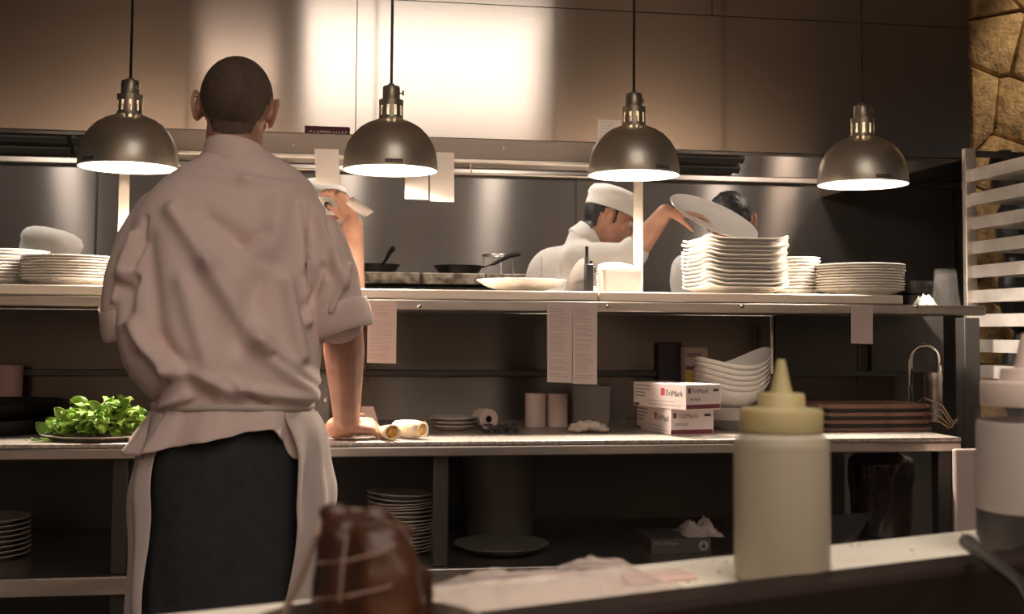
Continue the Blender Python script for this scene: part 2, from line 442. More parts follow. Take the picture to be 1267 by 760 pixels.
# posts that carry the ticket shelf, and the shelf
YO = 3.60
zo1 = P(480, 167.5, YO-.02).z; zo0 = P(480, 195, YO-.02).z
ts = empty('ticket_shelf', (0, YO+.08, TOP), 'narrow steel overshelf on two posts with ticket rail below it', 'shelf')
px0, px1 = P(152, 300, YO+.05).x, P(789.5, 300, YO+.05).x
for x in (px0, px1):
    bm = bmesh.new(); tube(bm, [(x, YO+.05, TOP), (x, YO+.05, zo0+.005)], .0155, 24); obj('post', bm, 'post', ts)
    bm = bmesh.new(); lathe(bm, [(0, 0), (.03, 0), (.03, .004), (.018, .008), (0, .008)], (x, YO+.05, TOP)); obj('post_foot', bm, 'post', ts)
obj('shelf_board', B(px0-.03, px1+.03, YO-.02, YO+.16, zo0, zo1), 'brown_steel', ts, bev=.003)
obj('bottom_flange', B(px0-.03, px1+.03, YO-.028, YO+.0, zo0-.008, zo0+.003), 'post', ts, bev=.002)
zr = P(480, 212, YO-.05).z
bm = bmesh.new(); tube(bm, [(px0-.02, YO-.05, zr), (px1+.02, YO-.05, zr)], .006, 12)
for x in (px0+.25, -.05, .42, px1-.1): tube(bm, [(x, YO-.05, zr), (x, YO-.01, zr+.02), (x, YO-.005, zo0)], .003, 8)
obj('ticket_rail', bm, 'post', ts)
for px, py in ((363, 180), (623, 183)):
    c = P(px, py, YO-.02); bm = bmesh.new(); lathe(bm, [(0, 0), (.005, 0), (.004, .003), (0, .003)], c, 12, axis=(0, -1, 0)); obj('screw', bm, 'chrome', ts)

obj('outlet_box', B(P(813, 450, YC+.69).x, P(842, 450, YC+.69).x, YC+.67, YC+.70, P(830, 476, YC+.69).z, P(830, 424, YC+.69).z), 'ink', ps, bev=.003)
# papers
def sheet(name, pts4, m, label, cat, group=None, curl=.004, lines=0, lm='print_soft', th=.0006, lx=(.1, .9), ly=(.08, .92)):
    """pts4: top-left, top-right, bottom-right, bottom-left"""
    a, b, c, d = [V(p) for p in pts4]
    n = (b-a).cross(d-a).normalized()
    if n.y > 0: n = -n
    def at(u, v, off=0):
        p = a.lerp(b, u).lerp(d.lerp(c, u), v)
        return p+n*(curl*math.sin(u*2.6+v*3.1)*v+off)
    root = empty(name, (a+b+c+d)/4 if False else V(((a.x+b.x)/2, a.y, min(c.z, d.z))), label, cat, group)
    bm = bmesh.new(); NU, NV = 8, 12
    g = [[[bm.verts.new(at(i/NU, j/NV, s)) for i in range(NU+1)] for j in range(NV+1)] for s in (0, -th)]
    for s in (0, 1):
        for j in range(NV):
            for i in range(NU): bm.faces.new((g[s][j][i], g[s][j][i+1], g[s][j+1][i+1], g[s][j+1][i]))
    for j in range(NV):
        for i in (0, NU): bm.faces.new((g[0][j][i], g[0][j+1][i], g[1][j+1][i], g[1][j][i]))
    for i in range(NU):
        for j in (0, NV): bm.faces.new((g[0][j][i], g[0][j][i+1], g[1][j][i+1], g[1][j][i]))
    obj('paper', bm, m, root)
    if lines:
        bm = bmesh.new(); rr = random.Random(int(a.x*1000))
        for k in range(lines):
            v = ly[0]+(ly[1]-ly[0])*k/(lines-1); u = lx[0]
            if rr.random() < .12: continue
            end = rr.uniform(.6, 1)*(lx[1]-lx[0])+lx[0]
            while u < end:
                w = rr.uniform(.03, .12); u2 = min(u+w, end); h = .008
                q = [bm.verts.new(at(uu, vv, .0005)) for uu, vv in ((u, v), (u2, v), (u2, v+h), (u, v+h))]
                bm.faces.new(q); u = u2+.02
        obj('printed_lines', bm, lm, root, smooth=False)
    return root
def hang(x0, y0, x1, y1, Y, *a, tilt=0, skew=0, **k):
    tl, tr, br, bl = P(x0, y0, Y), P(x1, y0+1, Y), P(x1+skew, y1+1, Y), P(x0+skew, y1, Y)
    for p in (br, bl): p.y += tilt
    return sheet(a[0], (tl, tr, br, bl), *a[1:], **k)
hang(455, 372, 491, 449, YF-.005, 'order_sheet', 'sheet', 'printed pale sheet hanging from the pass shelf just right of the chef\'s elbow', 'paper', lines=26, skew=-1)
hang(677, 374, 708, 473, YF-.005, 'order_sheet', 'sheet', 'left one of two long printed sheets side by side hanging from the pass shelf centre', 'paper', lines=30)
hang(708.5, 374.5, 739, 475, YF-.005, 'order_sheet', 'sheet', 'right one of two long printed sheets side by side hanging from the pass shelf centre', 'paper', lines=30)
hang(1053, 377, 1080, 425, YF-.005, 'order_sheet', 'roll', 'small printed notice taped under the right end of the pass shelf', 'notice', lines=18, curl=.001)
hang(389, 184, 419, 228, YO-.06, 'order_ticket', 'paper', 'white order ticket on the rail between the chef\'s head and the second lamp', 'ticket', skew=2, lines=0)
hang(501, 213, 530, 246, YO-.06, 'order_ticket', 'paper', 'short white order ticket hanging lowest under the rim of the second lamp', 'ticket', skew=0)
hang(532, 188, 562, 249, YO-.058, 'order_ticket', 'paper', 'longer white order ticket just right of the second lamp', 'ticket', skew=0, lines=0)
hang(740, 148, 769, 186, YO-.023, 'recipe_card', 'paper', 'small printed white card on the overshelf behind the third lamp', 'paper', lines=9, curl=0)
# maroon sign on the overshelf
s0 = P(377, 155.5, YO+.06); s1 = P(433, 157.5, YO+.06)
sg = empty('name_sign', (s0.x/2+s1.x/2, YO+.06, zo1), 'maroon sign with white lettering standing on the overshelf', 'sign')
obj('sign_board', B(s0.x, s1.x, YO+.06, YO+.066, zo1, s0.z), 'maroon', sg, smooth=False)
tw = text('lettering', 'CARTERWARE', (s0.z-zo1)*1.02, 'paper', sg, (s0.x+.010, YO+.0594, zo1-.004), (1, 0, 0), (0, 0, 1), ext=.0004, bold=.0007)
wd = max(v.co.x for v in tw.data.vertices)-min(v.co.x for v in tw.data.vertices)
mx = min(v.co.x for v in tw.data.vertices); k_ = (s1.x-s0.x-.018)/wd
for v in tw.data.vertices: v.co.x = mx+(v.co.x-mx)*k_

# ------------------------------------------------------------------ heat lamps
YL = 3.36
def make_lamp():
    r = empty('heat_lamp', (0, 0, 0), 'x', 'lamp')
    Rr = .135
    out = [(Rr, 0), (Rr+.0008, .004), (Rr*.995, .026), (Rr*.965, .054), (Rr*.905, .079), (Rr*.80, .102), (Rr*.66, .122), (Rr*.50, .136), (Rr*.36, .144), (.036, .149), (.0345, .155)]
    inn = [(r_-.003 if i < 9 else r_, z-.003 if 0 < i else z) for i, (r_, z) in enumerate(out)]
    bm = bmesh.new(); n = 64
    rings = [[V((a*math.cos(2*PI*k/n), a*math.sin(2*PI*k/n), z)) for k in range(n)] for a, z in out]
    loft(bm, rings, cap=False); obj('shade', bm, 'shade', r, local=True)
    bm = bmesh.new(); inn = [(Rr-.0025, .0003), (Rr*.995-.003, .026), (Rr*.965-.003, .053), (Rr*.905-.003, .077), (Rr*.80-.003, .099), (Rr*.66-.003, .119), (Rr*.5-.003, .133), (Rr*.36-.003, .141), (.0303, .148)]
    loft(bm, [[V((a*math.cos(2*PI*k/n), a*math.sin(2*PI*k/n), z)) for k in range(n)] for a, z in inn], cap=False)
    rim = [[V((a*math.cos(2*PI*k/n), a*math.sin(2*PI*k/n), z)) for k in range(n)] for a, z in ((Rr-.0025, .0003), (Rr, 0))]
    loft(bm, rim, cap=False)
    obj('shade_lining', bm, 'shade_in', r, local=True)
    # vented collar: staves between open slots
    bm = bmesh.new()
    loft(bm, [[V((a*math.cos(2*PI*k/n), a*math.sin(2*PI*k/n), z)) for k in range(n)] for a, z in ((.0345, .146), (.0345, .158), (.031, .158), (.031, .146), (.0345, .146))], cap=False)
    loft(bm, [[V((a*math.cos(2*PI*k/n), a*math.sin(2*PI*k/n), z)) for k in range(n)] for a, z in ((.0345, .186), (.0355, .204), (.012, .206), (.012, .203), (.031, .200), (.031, .186), (.0345, .186))], cap=False)
    for k in range(10):
        a0 = 2*PI*(k+.18)/10; a1 = 2*PI*(k+.82)/10; rings = []
        for z in (.157, .187):
            rings.append([V((.0345*math.cos(a0+(a1-a0)*i/4), .0345*math.sin(a0+(a1-a0)*i/4), z)) for i in range(5)] +
                         [V((.031*math.cos(a1-(a1-a0)*i/4), .031*math.sin(a1-(a1-a0)*i/4), z)) for i in range(5)])
        loft(bm, rings)
    obj('vented_collar', bm, 'neck', r, local=True)
    bm = bmesh.new(); lathe(bm, [(0, .205), (.024, .205), (.025, .208), (.025, .240), (.023, .2445), (.012, .2455), (.009, .252), (0, .252)], n=32)
    obj('socket', bm, 'neck', r, local=True)
    bm = bmesh.new(); tube(bm, [(.024, 0, .226), (.034, 0, .226)], .003, 8); tube(bm, [(.034, 0, .220), (.034, 0, .234)], .003, 8)
    obj('switch', bm, 'neck', r, local=True)
    bm = bmesh.new(); tube(bm, [(0, 0, .25), (0, 0, CZ-1.60)], .0042, 10); obj('cord', bm, 'cord', r, local=True)
    bm = bmesh.new(); lathe(bm, [(0, .035), (.03, .038), (.048, .052), (.05, .07), (.035, .095), (.02, .12), (.02, .15), (0, .15)], n=24)
    obj('bulb', bm, 'bulb', r, local=True)
    # dark rating label near the rim
    bm = bmesh.new(); rr = Rr+.0016; a0 = -PI/2-.16; a1 = -PI/2+.20
    def lab(rad, z): return [V((rad*math.cos(a0+(a1-a0)*i/8), rad*math.sin(a0+(a1-a0)*i/8), z)) for i in range(9)]
    loft(bm, [lab(rr, .006), lab(rr-.001, .016)], cap=False, closed=False)
    lbo = obj('rating_label', bm, 'ink', r, local=True)
    bm = bmesh.new(); rr += .0004
    for i in range(13):
        if i in (4, 9): continue
        x0_, x1_ = a0+(a1-a0)*(i+.8)/15, a0+(a1-a0)*(i+1.45)/15
        q = [bm.verts.new(V((rr*math.cos(t), rr*math.sin(t), z))) for t, z in ((x0_, .009), (x1_, .009), (x1_, .0128), (x0_, .0128))]
        bm.faces.new(q)
    obj('label_print', bm, 'label_grey', lbo, smooth=False, local=True)
    return r
lamp0 = make_lamp()
lamps = [(159, 208, -.75, 'domed bronze heat lamp at far left, hanging beside the chef\'s left shoulder'),
         (483, 211.5, 0, 'domed bronze heat lamp hanging right of the chef\'s head before the bright panel'),
         (784, 217.5, .4, 'domed bronze heat lamp hanging over the post and the white-capped cook'),
         (1067.5, 229, .0, 'domed bronze heat lamp at far right, hanging in front of dark hood panel')]
for i, (px, py, rz, lb) in enumerate(lamps):
    o = lamp0 if i == 0 else copy_tree(lamp0)
    p = P(px, py, YL); o.location = p; o.rotation_euler.z = rz
    o['label'] = lb; o['group'] = 'heat lamps over the pass'
    # cord runs to the ceiling
    for ch in o.children:
        if ch.name.startswith('cord'):
            ch.data = ch.data.copy()
            for v in ch.data.vertices:
                if v.co.z > .5: v.co.z = CZ-p.z
    ld = bpy.data.lights.new('heat_bulb', 'SPOT'); ld.energy = 88; ld.color = (1, .83, .68); ld.shadow_soft_size = .04
    ld.spot_size = R(150); ld.spot_blend = .5
    lo = bpy.data.objects.new('heat_bulb_light', ld); C.objects.link(lo); lo.location = p+V((0, 0, .03)); lo['kind'] = 'structure'

# ------------------------------------------------------------------ plates
def plate_bm(r, h=.022, n=48, sides=None):
    bm = bmesh.new()
    prof = [(0, .002), (r*.55, .002), (r*.56, 0), (r*.62, 0), (r*.64, .003), (r*.80, h*.55), (r*.985, h-.003), (r, h-.0012), (r*.995, h), (r*.97, h),
            (r*.78, h*.62), (r*.62, .0065), (r*.3, .0058), (0, .0056)]
    if not sides: lathe(bm, prof, n=n)
    else:
        rings = []
        for a, z in prof:
            a = max(a, .0004); ring = []
            for k in range(n):
                t = 2*PI*k/n; c_, s_ = math.cos(t), math.sin(t)
                e = .34 if a > r*.7 else .5
                q = a*V((math.copysign(abs(c_)**e, c_), math.copysign(abs(s_)**e, s_), 0))
                # corners of a square plate lift a little
                lift = .010*(abs(c_*s_)*2)**3*(a/r)**4
                ring.append(V((q.x, q.y, z+lift)))
            rings.append(ring)
        loft(bm, rings)
    return bm
def stack(px, Y, r, n, pitch, label, group, z0=TOP, m='ceramic', square=False, tilt=(0, 0), jit=.002, h=.022, cat='plate', name='plate', lens=None):
    me = None
    for k in range(n):
        if k == 0:
            o = obj(name, plate_bm(r, h, 56 if square else 48, square), m, None, (0, 0, 0), local=True)
            me = o
        else: o = me.copy(); C.objects.link(o)
        c = P(px, 360, Y)
        o.location = (c.x+random.uniform(-jit, jit)+tilt[0]*k, Y+random.uniform(-jit, jit)+tilt[1]*k, z0+k*pitch)
        o.rotation_euler.z = random.uniform(-.03, .03) if square else random.uniform(0, 6)
        pos = 'topmost plate of ' if k == n-1 else ('bottom plate of ' if k == 0 else 'plate within ')
        tag(o, pos+label, cat, group)
    return z0+n*pitch
def stackh(y0, y1, px, Y, n, h=.022):
    return (P(px, y0, Y).z-TOP-h)/(n-1)
# left stacks
stack(-2, 3.52, .135, 10, (P(20, 311, 3.52).z-TOP-.022)/9, 'the white plate stack cut by the left edge of the frame', 'white plates, far left stack')
stack(86, 3.40, .128, 9, (P(86, 317, 3.36).z-TOP-.022)/8, 'the round white stack left of the chef\'s shoulder', 'white plates, stack left of the chef')
# square stack in the middle
stack(908, 3.42, .137, 13, (P(900, 293.5, 3.28).z-TOP-.022)/12, 'the tall stack of square white plates below the held plate', 'square white plates, tall stack', square=True, jit=.0035)
stack(984, 3.52, .078, 11, (P(984, 319, 3.5).z-TOP-.022)/10, 'the narrow white stack between the square stack and widest round stack', 'small white plates, narrow stack')
stack(1064, 3.40, .134, 10, (P(1064, 325.5, 3.3).z-TOP-.022)/9, 'the round white stack near the upturned glass', 'round white plates, right stack')
# single wide serving bowl
c = P(645, 360, 3.42); bm = bmesh.new(); r = .132
lathe(bm, [(0, .002), (.05, .002), (.052, 0), (.06, 0), (.065, .004), (.10, .016), (r, .034), (r+.001, .037), (r-.002, .038), (.10, .021), (.06, .009), (0, .007)], (c.x, 3.42, TOP), 64)
solo('serving_bowl', bm, 'ceramic', 'single shallow white bowl alone on the pass shelf, left of the ticket spike', 'bowl')
# needle spindle behind bowl
c = P(670, 350, 3.6); sp = empty('ticket_spindle', (c.x, 3.6, TOP), 'thin metal needle of a ticket spindle standing behind the shallow bowl', 'spindle')
bm = bmesh.new(); tube(bm, [(c.x, 3.6, TOP+.006), (c.x, 3.6, P(670, 321, 3.6).z), (c.x, 3.6, P(670, 318, 3.6).z)], [.0016, .0016, .0004], 8); obj('needle', bm, 'chrome', sp)
bm = bmesh.new(); lathe(bm, [(0, 0), (.035, 0), (.035, .004), (.01, .007), (0, .007)], (c.x, 3.6, TOP)); obj('spindle_base', bm, 'steel', sp)
# fanned bundle of tickets
tb = P(707, 360, 3.40); tk = empty('ticket_bundle', (tb.x, 3.40, TOP), 'fanned bundle of used tickets, shade painted grey, standing left of the black radio', 'tickets')
bm = bmesh.new()
for k in range(9):
    a = R(8+k*3.0); x0 = P(694+k*.8, 360, 3.4).x; x1 = P(724, 360, 3.4).x
    pr = []
    for i in range(9):
        t = i/8; xx = x0+(x1-x0)*t; zz = TOP+.0005+(.012+.012*k)*0+(math.sin(t*PI/2)**.7)*(.030+.0092*k)+.001
        pr.append((xx, zz))
    y = 3.37+k*.006
    ring0 = [V((x, y, z)) for x, z in pr]+[V((x1, y, TOP)), V((x0, y, TOP))]
    ring1 = [p+V((0, .002, 0)) for p in ring0]
    loft(bm, [ring0, ring1])
obj('tickets', bm, 'label_grey', tk, smooth=False)  # grey stands in for the shade on the tickets
# black radio (walkie-talkie) with coil cord
c = P(730, 360, 3.36); x = c.x
rd = empty('handheld_radio', (x, 3.36, TOP), 'black handheld radio with stub antenna standing between tickets and white tub', 'radio')
sc = 3.4/1450
obj('body', B(x-.016, x+.008, 3.345, 3.375, TOP, P(730, 327, 3.36).z), 'plastic_blk', rd, bev=.003)
bm = bmesh.new(); tube(bm, [(x-.010, 3.36, P(730, 328, 3.36).z), (x-.010, 3.36, P(730, 305, 3.36).z)], [.0055, .0045], 12); obj('antenna', bm, 'plastic_blk', rd)
bm = bmesh.new(); tube(bm, [(x+.003, 3.36, P(730, 328, 3.36).z), (x+.003, 3.36, P(730, 323, 3.36).z)], .004, 12); obj('knob', bm, 'plastic_blk', rd)
bm = bmesh.new(); pts_ = []
for i in range(90):
    t = i/89; a = t*2*PI*9
    pts_.append((x+.014+.006*math.cos(a), 3.35+.006*math.sin(a), TOP+.02+t*.055))
pts_ += [(x+.010, 3.355, TOP+.085), (x+.002, 3.36, TOP+.083)]
tube(bm, pts_, .0013, 6); obj('coiled_cord', bm, 'plastic_blk', rd)
# white tub with towels
x0 = P(741, 360, 3.42).x; x1 = P(789, 360, 3.42).x; zt = P(760, 335, 3.42).z
tbm = bmesh.new(); cx_ = (x0+x1)/2
def rrect(cx, cy, hx, hy, z, rad, n=6):
    o_ = []
    for sx, sy, a0 in ((1, 1, 0), (-1, 1, PI/2), (-1, -1, PI), (1, -1, 3*PI/2)):
        for i in range(n):
            a = a0+PI/2*i/(n-1); o_.append(V((cx+sx*(hx-rad)+rad*math.cos(a), cy+sy*(hy-rad)+rad*math.sin(a), z)))
    return o_
hx = (x1-x0)/2
loft(tbm, [rrect(cx_, 3.44, hx*.94, .075, TOP, .012), rrect(cx_, 3.44, hx*.99, .08, zt-.006, .012), rrect(cx_, 3.44, hx*1.04, .084, zt-.005, .012), rrect(cx_, 3.44, hx*1.04, .084, zt, .012),
           rrect(cx_, 3.44, hx*.96, .077, zt, .012), rrect(cx_, 3.44, hx*.90, .071, TOP+.004, .012)])
solo('storage_tub', tbm, mat('tub_white', (.72, .64, .6), .5), 'white plastic tub on the pass shelf in front of the right post', 'tub')
bm = bmesh.new()
box(bm, (cx_-.004, 3.44, zt+.006), (hx*1.6, .12, .012)); ellip(bm, (cx_-.012, 3.44, zt+.014), (hx*.78, .055, .012)); ellip(bm, (cx_+.015, 3.42, zt+.010), (hx*.5, .045, .011))
tm = blob(bm, .004, 6)
o = link('folded_towel', tm, 'white_cloth', None, (cx_, 3.44, zt)); tag(o, 'white folded towel lying over the top of the white tub', 'towel')

# upturned glasses, right end
def glass(px, Y, py0, label):
    c = P(px, 370, Y); h = P(px, py0, Y).z-SH; r0 = .043; bm = bmesh.new()
    lathe(bm, [(r0, 0), (r0+.001, .003), (.038, h*.3), (.033, h*.93), (.030, h), (0, h), (0, h-.006), (.0285, h-.006), (.0315, h*.92), (.0365, h*.3), (r0-.0015, 0), (r0, 0)], (c.x, Y, SH), 12 if 0 else 36, cap=False)
    solo('tumbler', bm, 'clear', label, 'glass', 'clear tumblers at the shelf end')
glass(1170, 3.34, 333, 'clear ribbed tumbler upside down at right end of pass shelf, nearest the rack')
glass(1171, 3.44, 338, 'clear tumbler upside down just behind the front tumbler at the shelf end')
# small pans by the glasses
for i, (px, Y, rad, z) in enumerate(((1131, 3.48, .060, 0), (1133, 3.48, .064, .022), (1126, 3.47, .068, .044))):
    c = P(px, 360, Y); bm = bmesh.new(); zz = SH+z
    lathe(bm, [(0, 0), (rad*.7, 0), (rad*.9, .012), (rad, .035), (rad+.003, .037), (rad-.002, .037), (rad*.86, .013), (rad*.65, .003), (0, .003)], (c.x, Y, zz), 36)
    solo('sauce_pan', bm, 'pan_blk', ['lowest', 'middle', 'top'][i]+' black steel dish of the pile right of the round plates', 'dish', 'black dishes by the tumbler')
c = P(1146, 372, 3.32)
bm = crumple(c.x-.004, 3.325, SH, .030, .028, .034, 4.4, nx=24, ny=20)
o = obj('rag', bm, 'white_cloth', None, (c.x, 3.32, SH), auto=90); so = o.modifiers.new('s', 'SOLIDIFY'); so.thickness = .001
tag(o, 'small crumpled white rag lying left of the upturned tumbler', 'rag')

# ------------------------------------------------------------------ things on the counter
def onc(px, Y): return P(px, 500, Y).x
def cyl_thing(name, px, Y, y_top, wpx, m, label, cat, **k):
    x = onc(px, Y); h = P(px, y_top, Y).z-ZC; r = wpx/2/(F/(Y*1.01))
    return x, h, r
# dark pans on left
dp = [(15, 3.30, .0, .23, 'lower'), (20, 3.30, .040, .22, 'upper')]
for i, (px, Y, z, rad, w) in enumerate(dp):
    x = onc(px, Y); bm = bmesh.new(); zz = ZC+z
    lathe(bm, [(0, 0), (rad*.8, 0), (rad*.95, .02), (rad, .040), (rad+.003, .042), (rad-.002, .042), (rad*.93, .021), (rad*.78, .003), (0, .003)], (x-.10, Y+.05, zz), 48)
    solo('round_pan', bm, 'iron', w+' wide dark round pan stacked at the left end of the counter', 'pan', 'dark pans left of the greens')
x = onc(2, 3.5); bm = bmesh.new()
lathe(bm, [(0, 0), (.04, 0), (.042, .01), (.046, .17), (.044, .17), (.04, .012), (0, .01)], (x-.02, 3.62, ZC))
solo('container', bm, mat('pink_plastic', (.3, .2, .18), .5), 'dull pink container at the extreme left behind the pans', 'container')
# greens on a white plate
gx = onc(125, 3.10)
bm = bmesh.new(); lathe(bm, [(0, .001), (.09, .001), (.1, 0), (.105, .002), (.15, .012), (.152, .015), (.10, .008), (0, .006)], (gx, 3.14, ZC), 48)
solo('greens_plate', bm, 'ceramic', 'flat white plate under the heap of green leaves', 'plate')
gr = empty('leafy_greens', (gx, 3.12, ZC+.01), 'heap of bright green salad leaves on a plate left of the chef', 'greens')
lb = bmesh.new(); sb = bmesh.new(); rg = random.Random(3)
def leaf(bm, c, d, up, L, Wd, cup):
    d = d.normalized(); s = d.cross(up).normalized(); u = s.cross(d)
    rows = []
    for i in range(7):
        t = i/6; w = Wd*math.sin(PI*min(1, t*.93+.07))**.7
        if i == 6: w = Wd*.15
        rows.append([c+d*(L*t)+s*(w*k)+u*(cup*(k*k)*Wd-(t-.4)**2*L*.5+.15*Wd*math.sin(5*t+3*k)) for k in (-1, -.5, 0, .5, 1)])
    vs = [[bm.verts.new(p) for p in r_] for r_ in rows]
    for a, b in zip(vs, vs[1:]):
        for i in range(4): bm.faces.new((a[i], a[i+1], b[i+1], b[i]))
for k in range(250):
    ang = rg.uniform(0, 2*PI); rr = math.sqrt(rg.random())
    ux = rr*math.cos(ang); uy = rr*math.sin(ang)
    hmax = .088*(1-.6*ux*ux-.3*uy*uy)*(1.0+.15*math.sin(ux*7))
    if ux < -.55: hmax *= .6
    p = V((gx+.005+ux*.132, 3.12+uy*.085, ZC+.012+rg.uniform(.1, 1)*max(hmax, .01)))
    d = V((ux+rg.uniform(-.8, .8), uy-.3+rg.uniform(-.8, .8), rg.uniform(-.3, .9)))
    up = V((rg.uniform(-.5, .5), rg.uniform(-.9, .1), 1))
    L = rg.uniform(.026, .046)
    leaf(lb, p-d.normalized()*L*.4, d, up, L, L*rg.uniform(.30, .42), rg.uniform(.2, .9))
    if k % 3 == 0: tube(sb, [V((gx+ux*.05, 3.12+uy*.04, ZC+.015)), p-d.normalized()*L*.4], .0011, 5)
for x, y, z in ((-.140, 3.05, .04), (-.10, 3.06, .075), (-.02, 3.08, .090), (.035, 3.07, .095), (.11, 3.14, .09)):
    leaf(lb, V((gx+x+.02, y, ZC+z-.02)), V((math.copysign(.6, x), -.2, .8)), V((0, -1, .6)), .036, .014, .6)
lo_ = obj('leaves', lb, 'leaf', gr)
so = lo_.modifiers.new('s', 'SOLIDIFY'); so.thickness = .0006
obj('stems', sb, 'stem', gr)
# root scraps left of greens
bm = bmesh.new()
for k in range(14):
    x = onc(40+k*1.8, 3.03)+rg.uniform(-.01, .01); y = 3.03+rg.uniform(-.01, .02)
    tube(bm, [(x, y, ZC+.002), (x+rg.uniform(-.012, .012), y+.005, ZC+rg.uniform(.004, .014)), (x+rg.uniform(-.02, .02), y, ZC+.003)], .0012, 5)
o = obj('root_scraps', bm, 'stem', None, (onc(52, 3.03), 3.03, ZC)); tag(o, 'thin pale stem trimmings on the counter edge left of the greens', 'trimmings', kind='stuff')

# grey dispenser behind the chef's arm
x0, x1 = onc(383, 3.42), onc(409, 3.42)
dv = empty('label_printer', ((x0+x1)/2, 3.42, ZC), 'small dark grey counter device behind the chef\'s right forearm', 'device')
z1 = P(400, 462, 3.35).z
bm = bmesh.new()
loft(bm, [[V((x, y, z)) for y, z in ((3.34, ZC), (3.34, ZC+.10), (3.38, z1), (3.5, z1), (3.5, ZC))] for x in (x0-.03, x1)])
obj('housing', bm, 'plastic_gry', dv, bev=.006)
obj('button', B(x1-.02, x1-.008, 3.336, 3.342, ZC+.075, ZC+.09), 'chrome', dv, bev=.002)
obj('side_slot', B(x1-.001, x1+.001, 3.37, 3.48, ZC+.03, ZC+.08), 'plastic_blk', dv)

# tented paper
a = P(447, 503, 3.22); b = P(462, 503, 3.22); c = P(472, 521, 3.2); d = P(447, 523, 3.2)
sheet('folded_paper', (a, b, V((c.x, c.y, ZC+.003)), V((d.x, d.y, ZC+.003))), 'roll', 'creased piece of pinkish paper propped behind the chef\'s hand', 'paper', curl=.003)
# wraps
def wrap(pts, rads, name, label, filling=True):
    r0 = empty(name, (pts[0][0], pts[0][1], ZC), label, 'wrap')
    bm = bmesh.new(); n = 24; P_ = [V(p) for p in pts]
    # spiral sheet: outer skin with a thick lip
    rings = []
    for i, p in enumerate(P_):
        d = (P_[min(i+1, len(P_)-1)]-P_[max(i-1, 0)]).normalized(); a_, b_ = frame(d)
        ring = []
        for k in range(n*2+1):
            t = 2*PI*k/n; rr = rads[i]*(1-.17*k/(2*n))
            ring.append(p+(a_*math.cos(t+.8)+b_*math.sin(t+.8)*.86)*rr)
        rings.append(ring)
    loft(bm, rings, cap=False, closed=False)
    o = obj('tortilla', bm, 'tortilla', r0, auto=80); s = o.modifiers.new('s', 'SOLIDIFY'); s.thickness = .0022
    bm = bmesh.new(); d = (P_[1]-P_[0]).normalized()
    for k in range(16):
        q = P_[0]+d*(.008+.004*rg.random()); a_, b_ = frame(d); t = rg.uniform(0, 6.3); u = rads[0]*.5*rg.random()
        ellip(bm, q+a_*math.cos(t)*u+b_*math.sin(t)*u, (.006, .006, .005), n=8)
    ellip(bm, P_[0]+d*.018, (rads[0]*.7,)*3, n=12)
    obj('filling', bm, 'filling', r0)
    return r0
A = V((onc(486, 3.02), 3.00, ZC+.021)); Bq = V((onc(470, 3.05), 3.10, ZC+.018))
wrap([A, A.lerp(Bq, .5), Bq], [.0235, .019, .011], 'tortilla_wrap', 'small open tortilla wrap showing yellow filling at the counter edge beside the hand')
A = V((onc(523, 3.06), 3.035, ZC+.0245)); Bq = V((onc(490, 3.12), 3.10, ZC+.025))
wrap([A, A.lerp(Bq, .33), A.lerp(Bq, .7), Bq], [.023, .028, .027, .022], 'tortilla_wrap', 'larger rolled tortilla wrap lying right of the open one')
# tortilla flap hanging over the edge
# small plate stack
for k in range(3):
    x = onc(561, 3.32); bm = bmesh.new(); z = ZC+.012+k*.012
    if k == 0: z = ZC
    r = .066 if k else .06
    lathe(bm, [(0, .0), (r*.6, .0), (r*.7, .004), (r, .013), (r+.001, .016), (r*.7, .008), (0, .006)], (x, 3.32, ZC+k*.011), 40)
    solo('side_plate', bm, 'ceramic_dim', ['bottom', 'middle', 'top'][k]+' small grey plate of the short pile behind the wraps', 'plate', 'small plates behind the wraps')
x = onc(526, 3.25); bm = bmesh.new(); lathe(bm, [(0, 0), (.010, 0), (.010, .032), (.008, .034), (0, .034)], (x, 3.25, ZC), 20)
solo('jar', bm, 'steel', 'tiny steel-lidded pot between the larger wrap and small plates', 'pot')
# tape roll lying on its side
def roll(c, axis, r, ri, L, name, label, cat, m='roll'):
    t = empty(name, (c[0], c[1], ZC), label, cat)
    bm = bmesh.new(); lathe(bm, [(ri, -L/2), (r, -L/2), (r, L/2), (ri, L/2), (ri, -L/2)], c, 40, cap=False, axis=axis); obj('paper', bm, m, t)
    bm = bmesh.new(); lathe(bm, [(ri*.8, -L/2), (ri, -L/2), (ri, L/2), (ri*.8, L/2), (ri*.8, -L/2)], c, 32, cap=False, axis=axis); obj('core', bm, 'ink', t)
    return t
x = onc(600, 3.34); roll((x, 3.34, ZC+.030+.0), (.35, -.95, 0), .029, .010, .05, 'paper_roll', 'small paper roll lying on its side behind the metal clips', 'roll')
# raise it on a stand of clips? it rests behind on the counter
for k, (px, Y) in enumerate(((662.5, 3.42), (689.5, 3.42))):
    x = onc(px, Y); h = P(px, 487, Y).z-ZC
    t = empty('till_roll', (x, Y, ZC), ['left', 'right'][k]+' one of two upright pale till rolls standing on the counter', 'roll', 'upright till rolls')
    bm = bmesh.new(); lathe(bm, [(.008, 0), (.0295, 0), (.0305, .001), (.0305, h-.001), (.0295, h), (.008, h), (.008, 0)], (x, Y, ZC), 40, cap=False); obj('paper', bm, 'roll', t)
    bm = bmesh.new(); lathe(bm, [(.006, 0), (.008, 0), (.008, h), (.006, h), (.006, 0)], (x, Y, ZC), 24, cap=False); obj('core', bm, 'kraft', t)
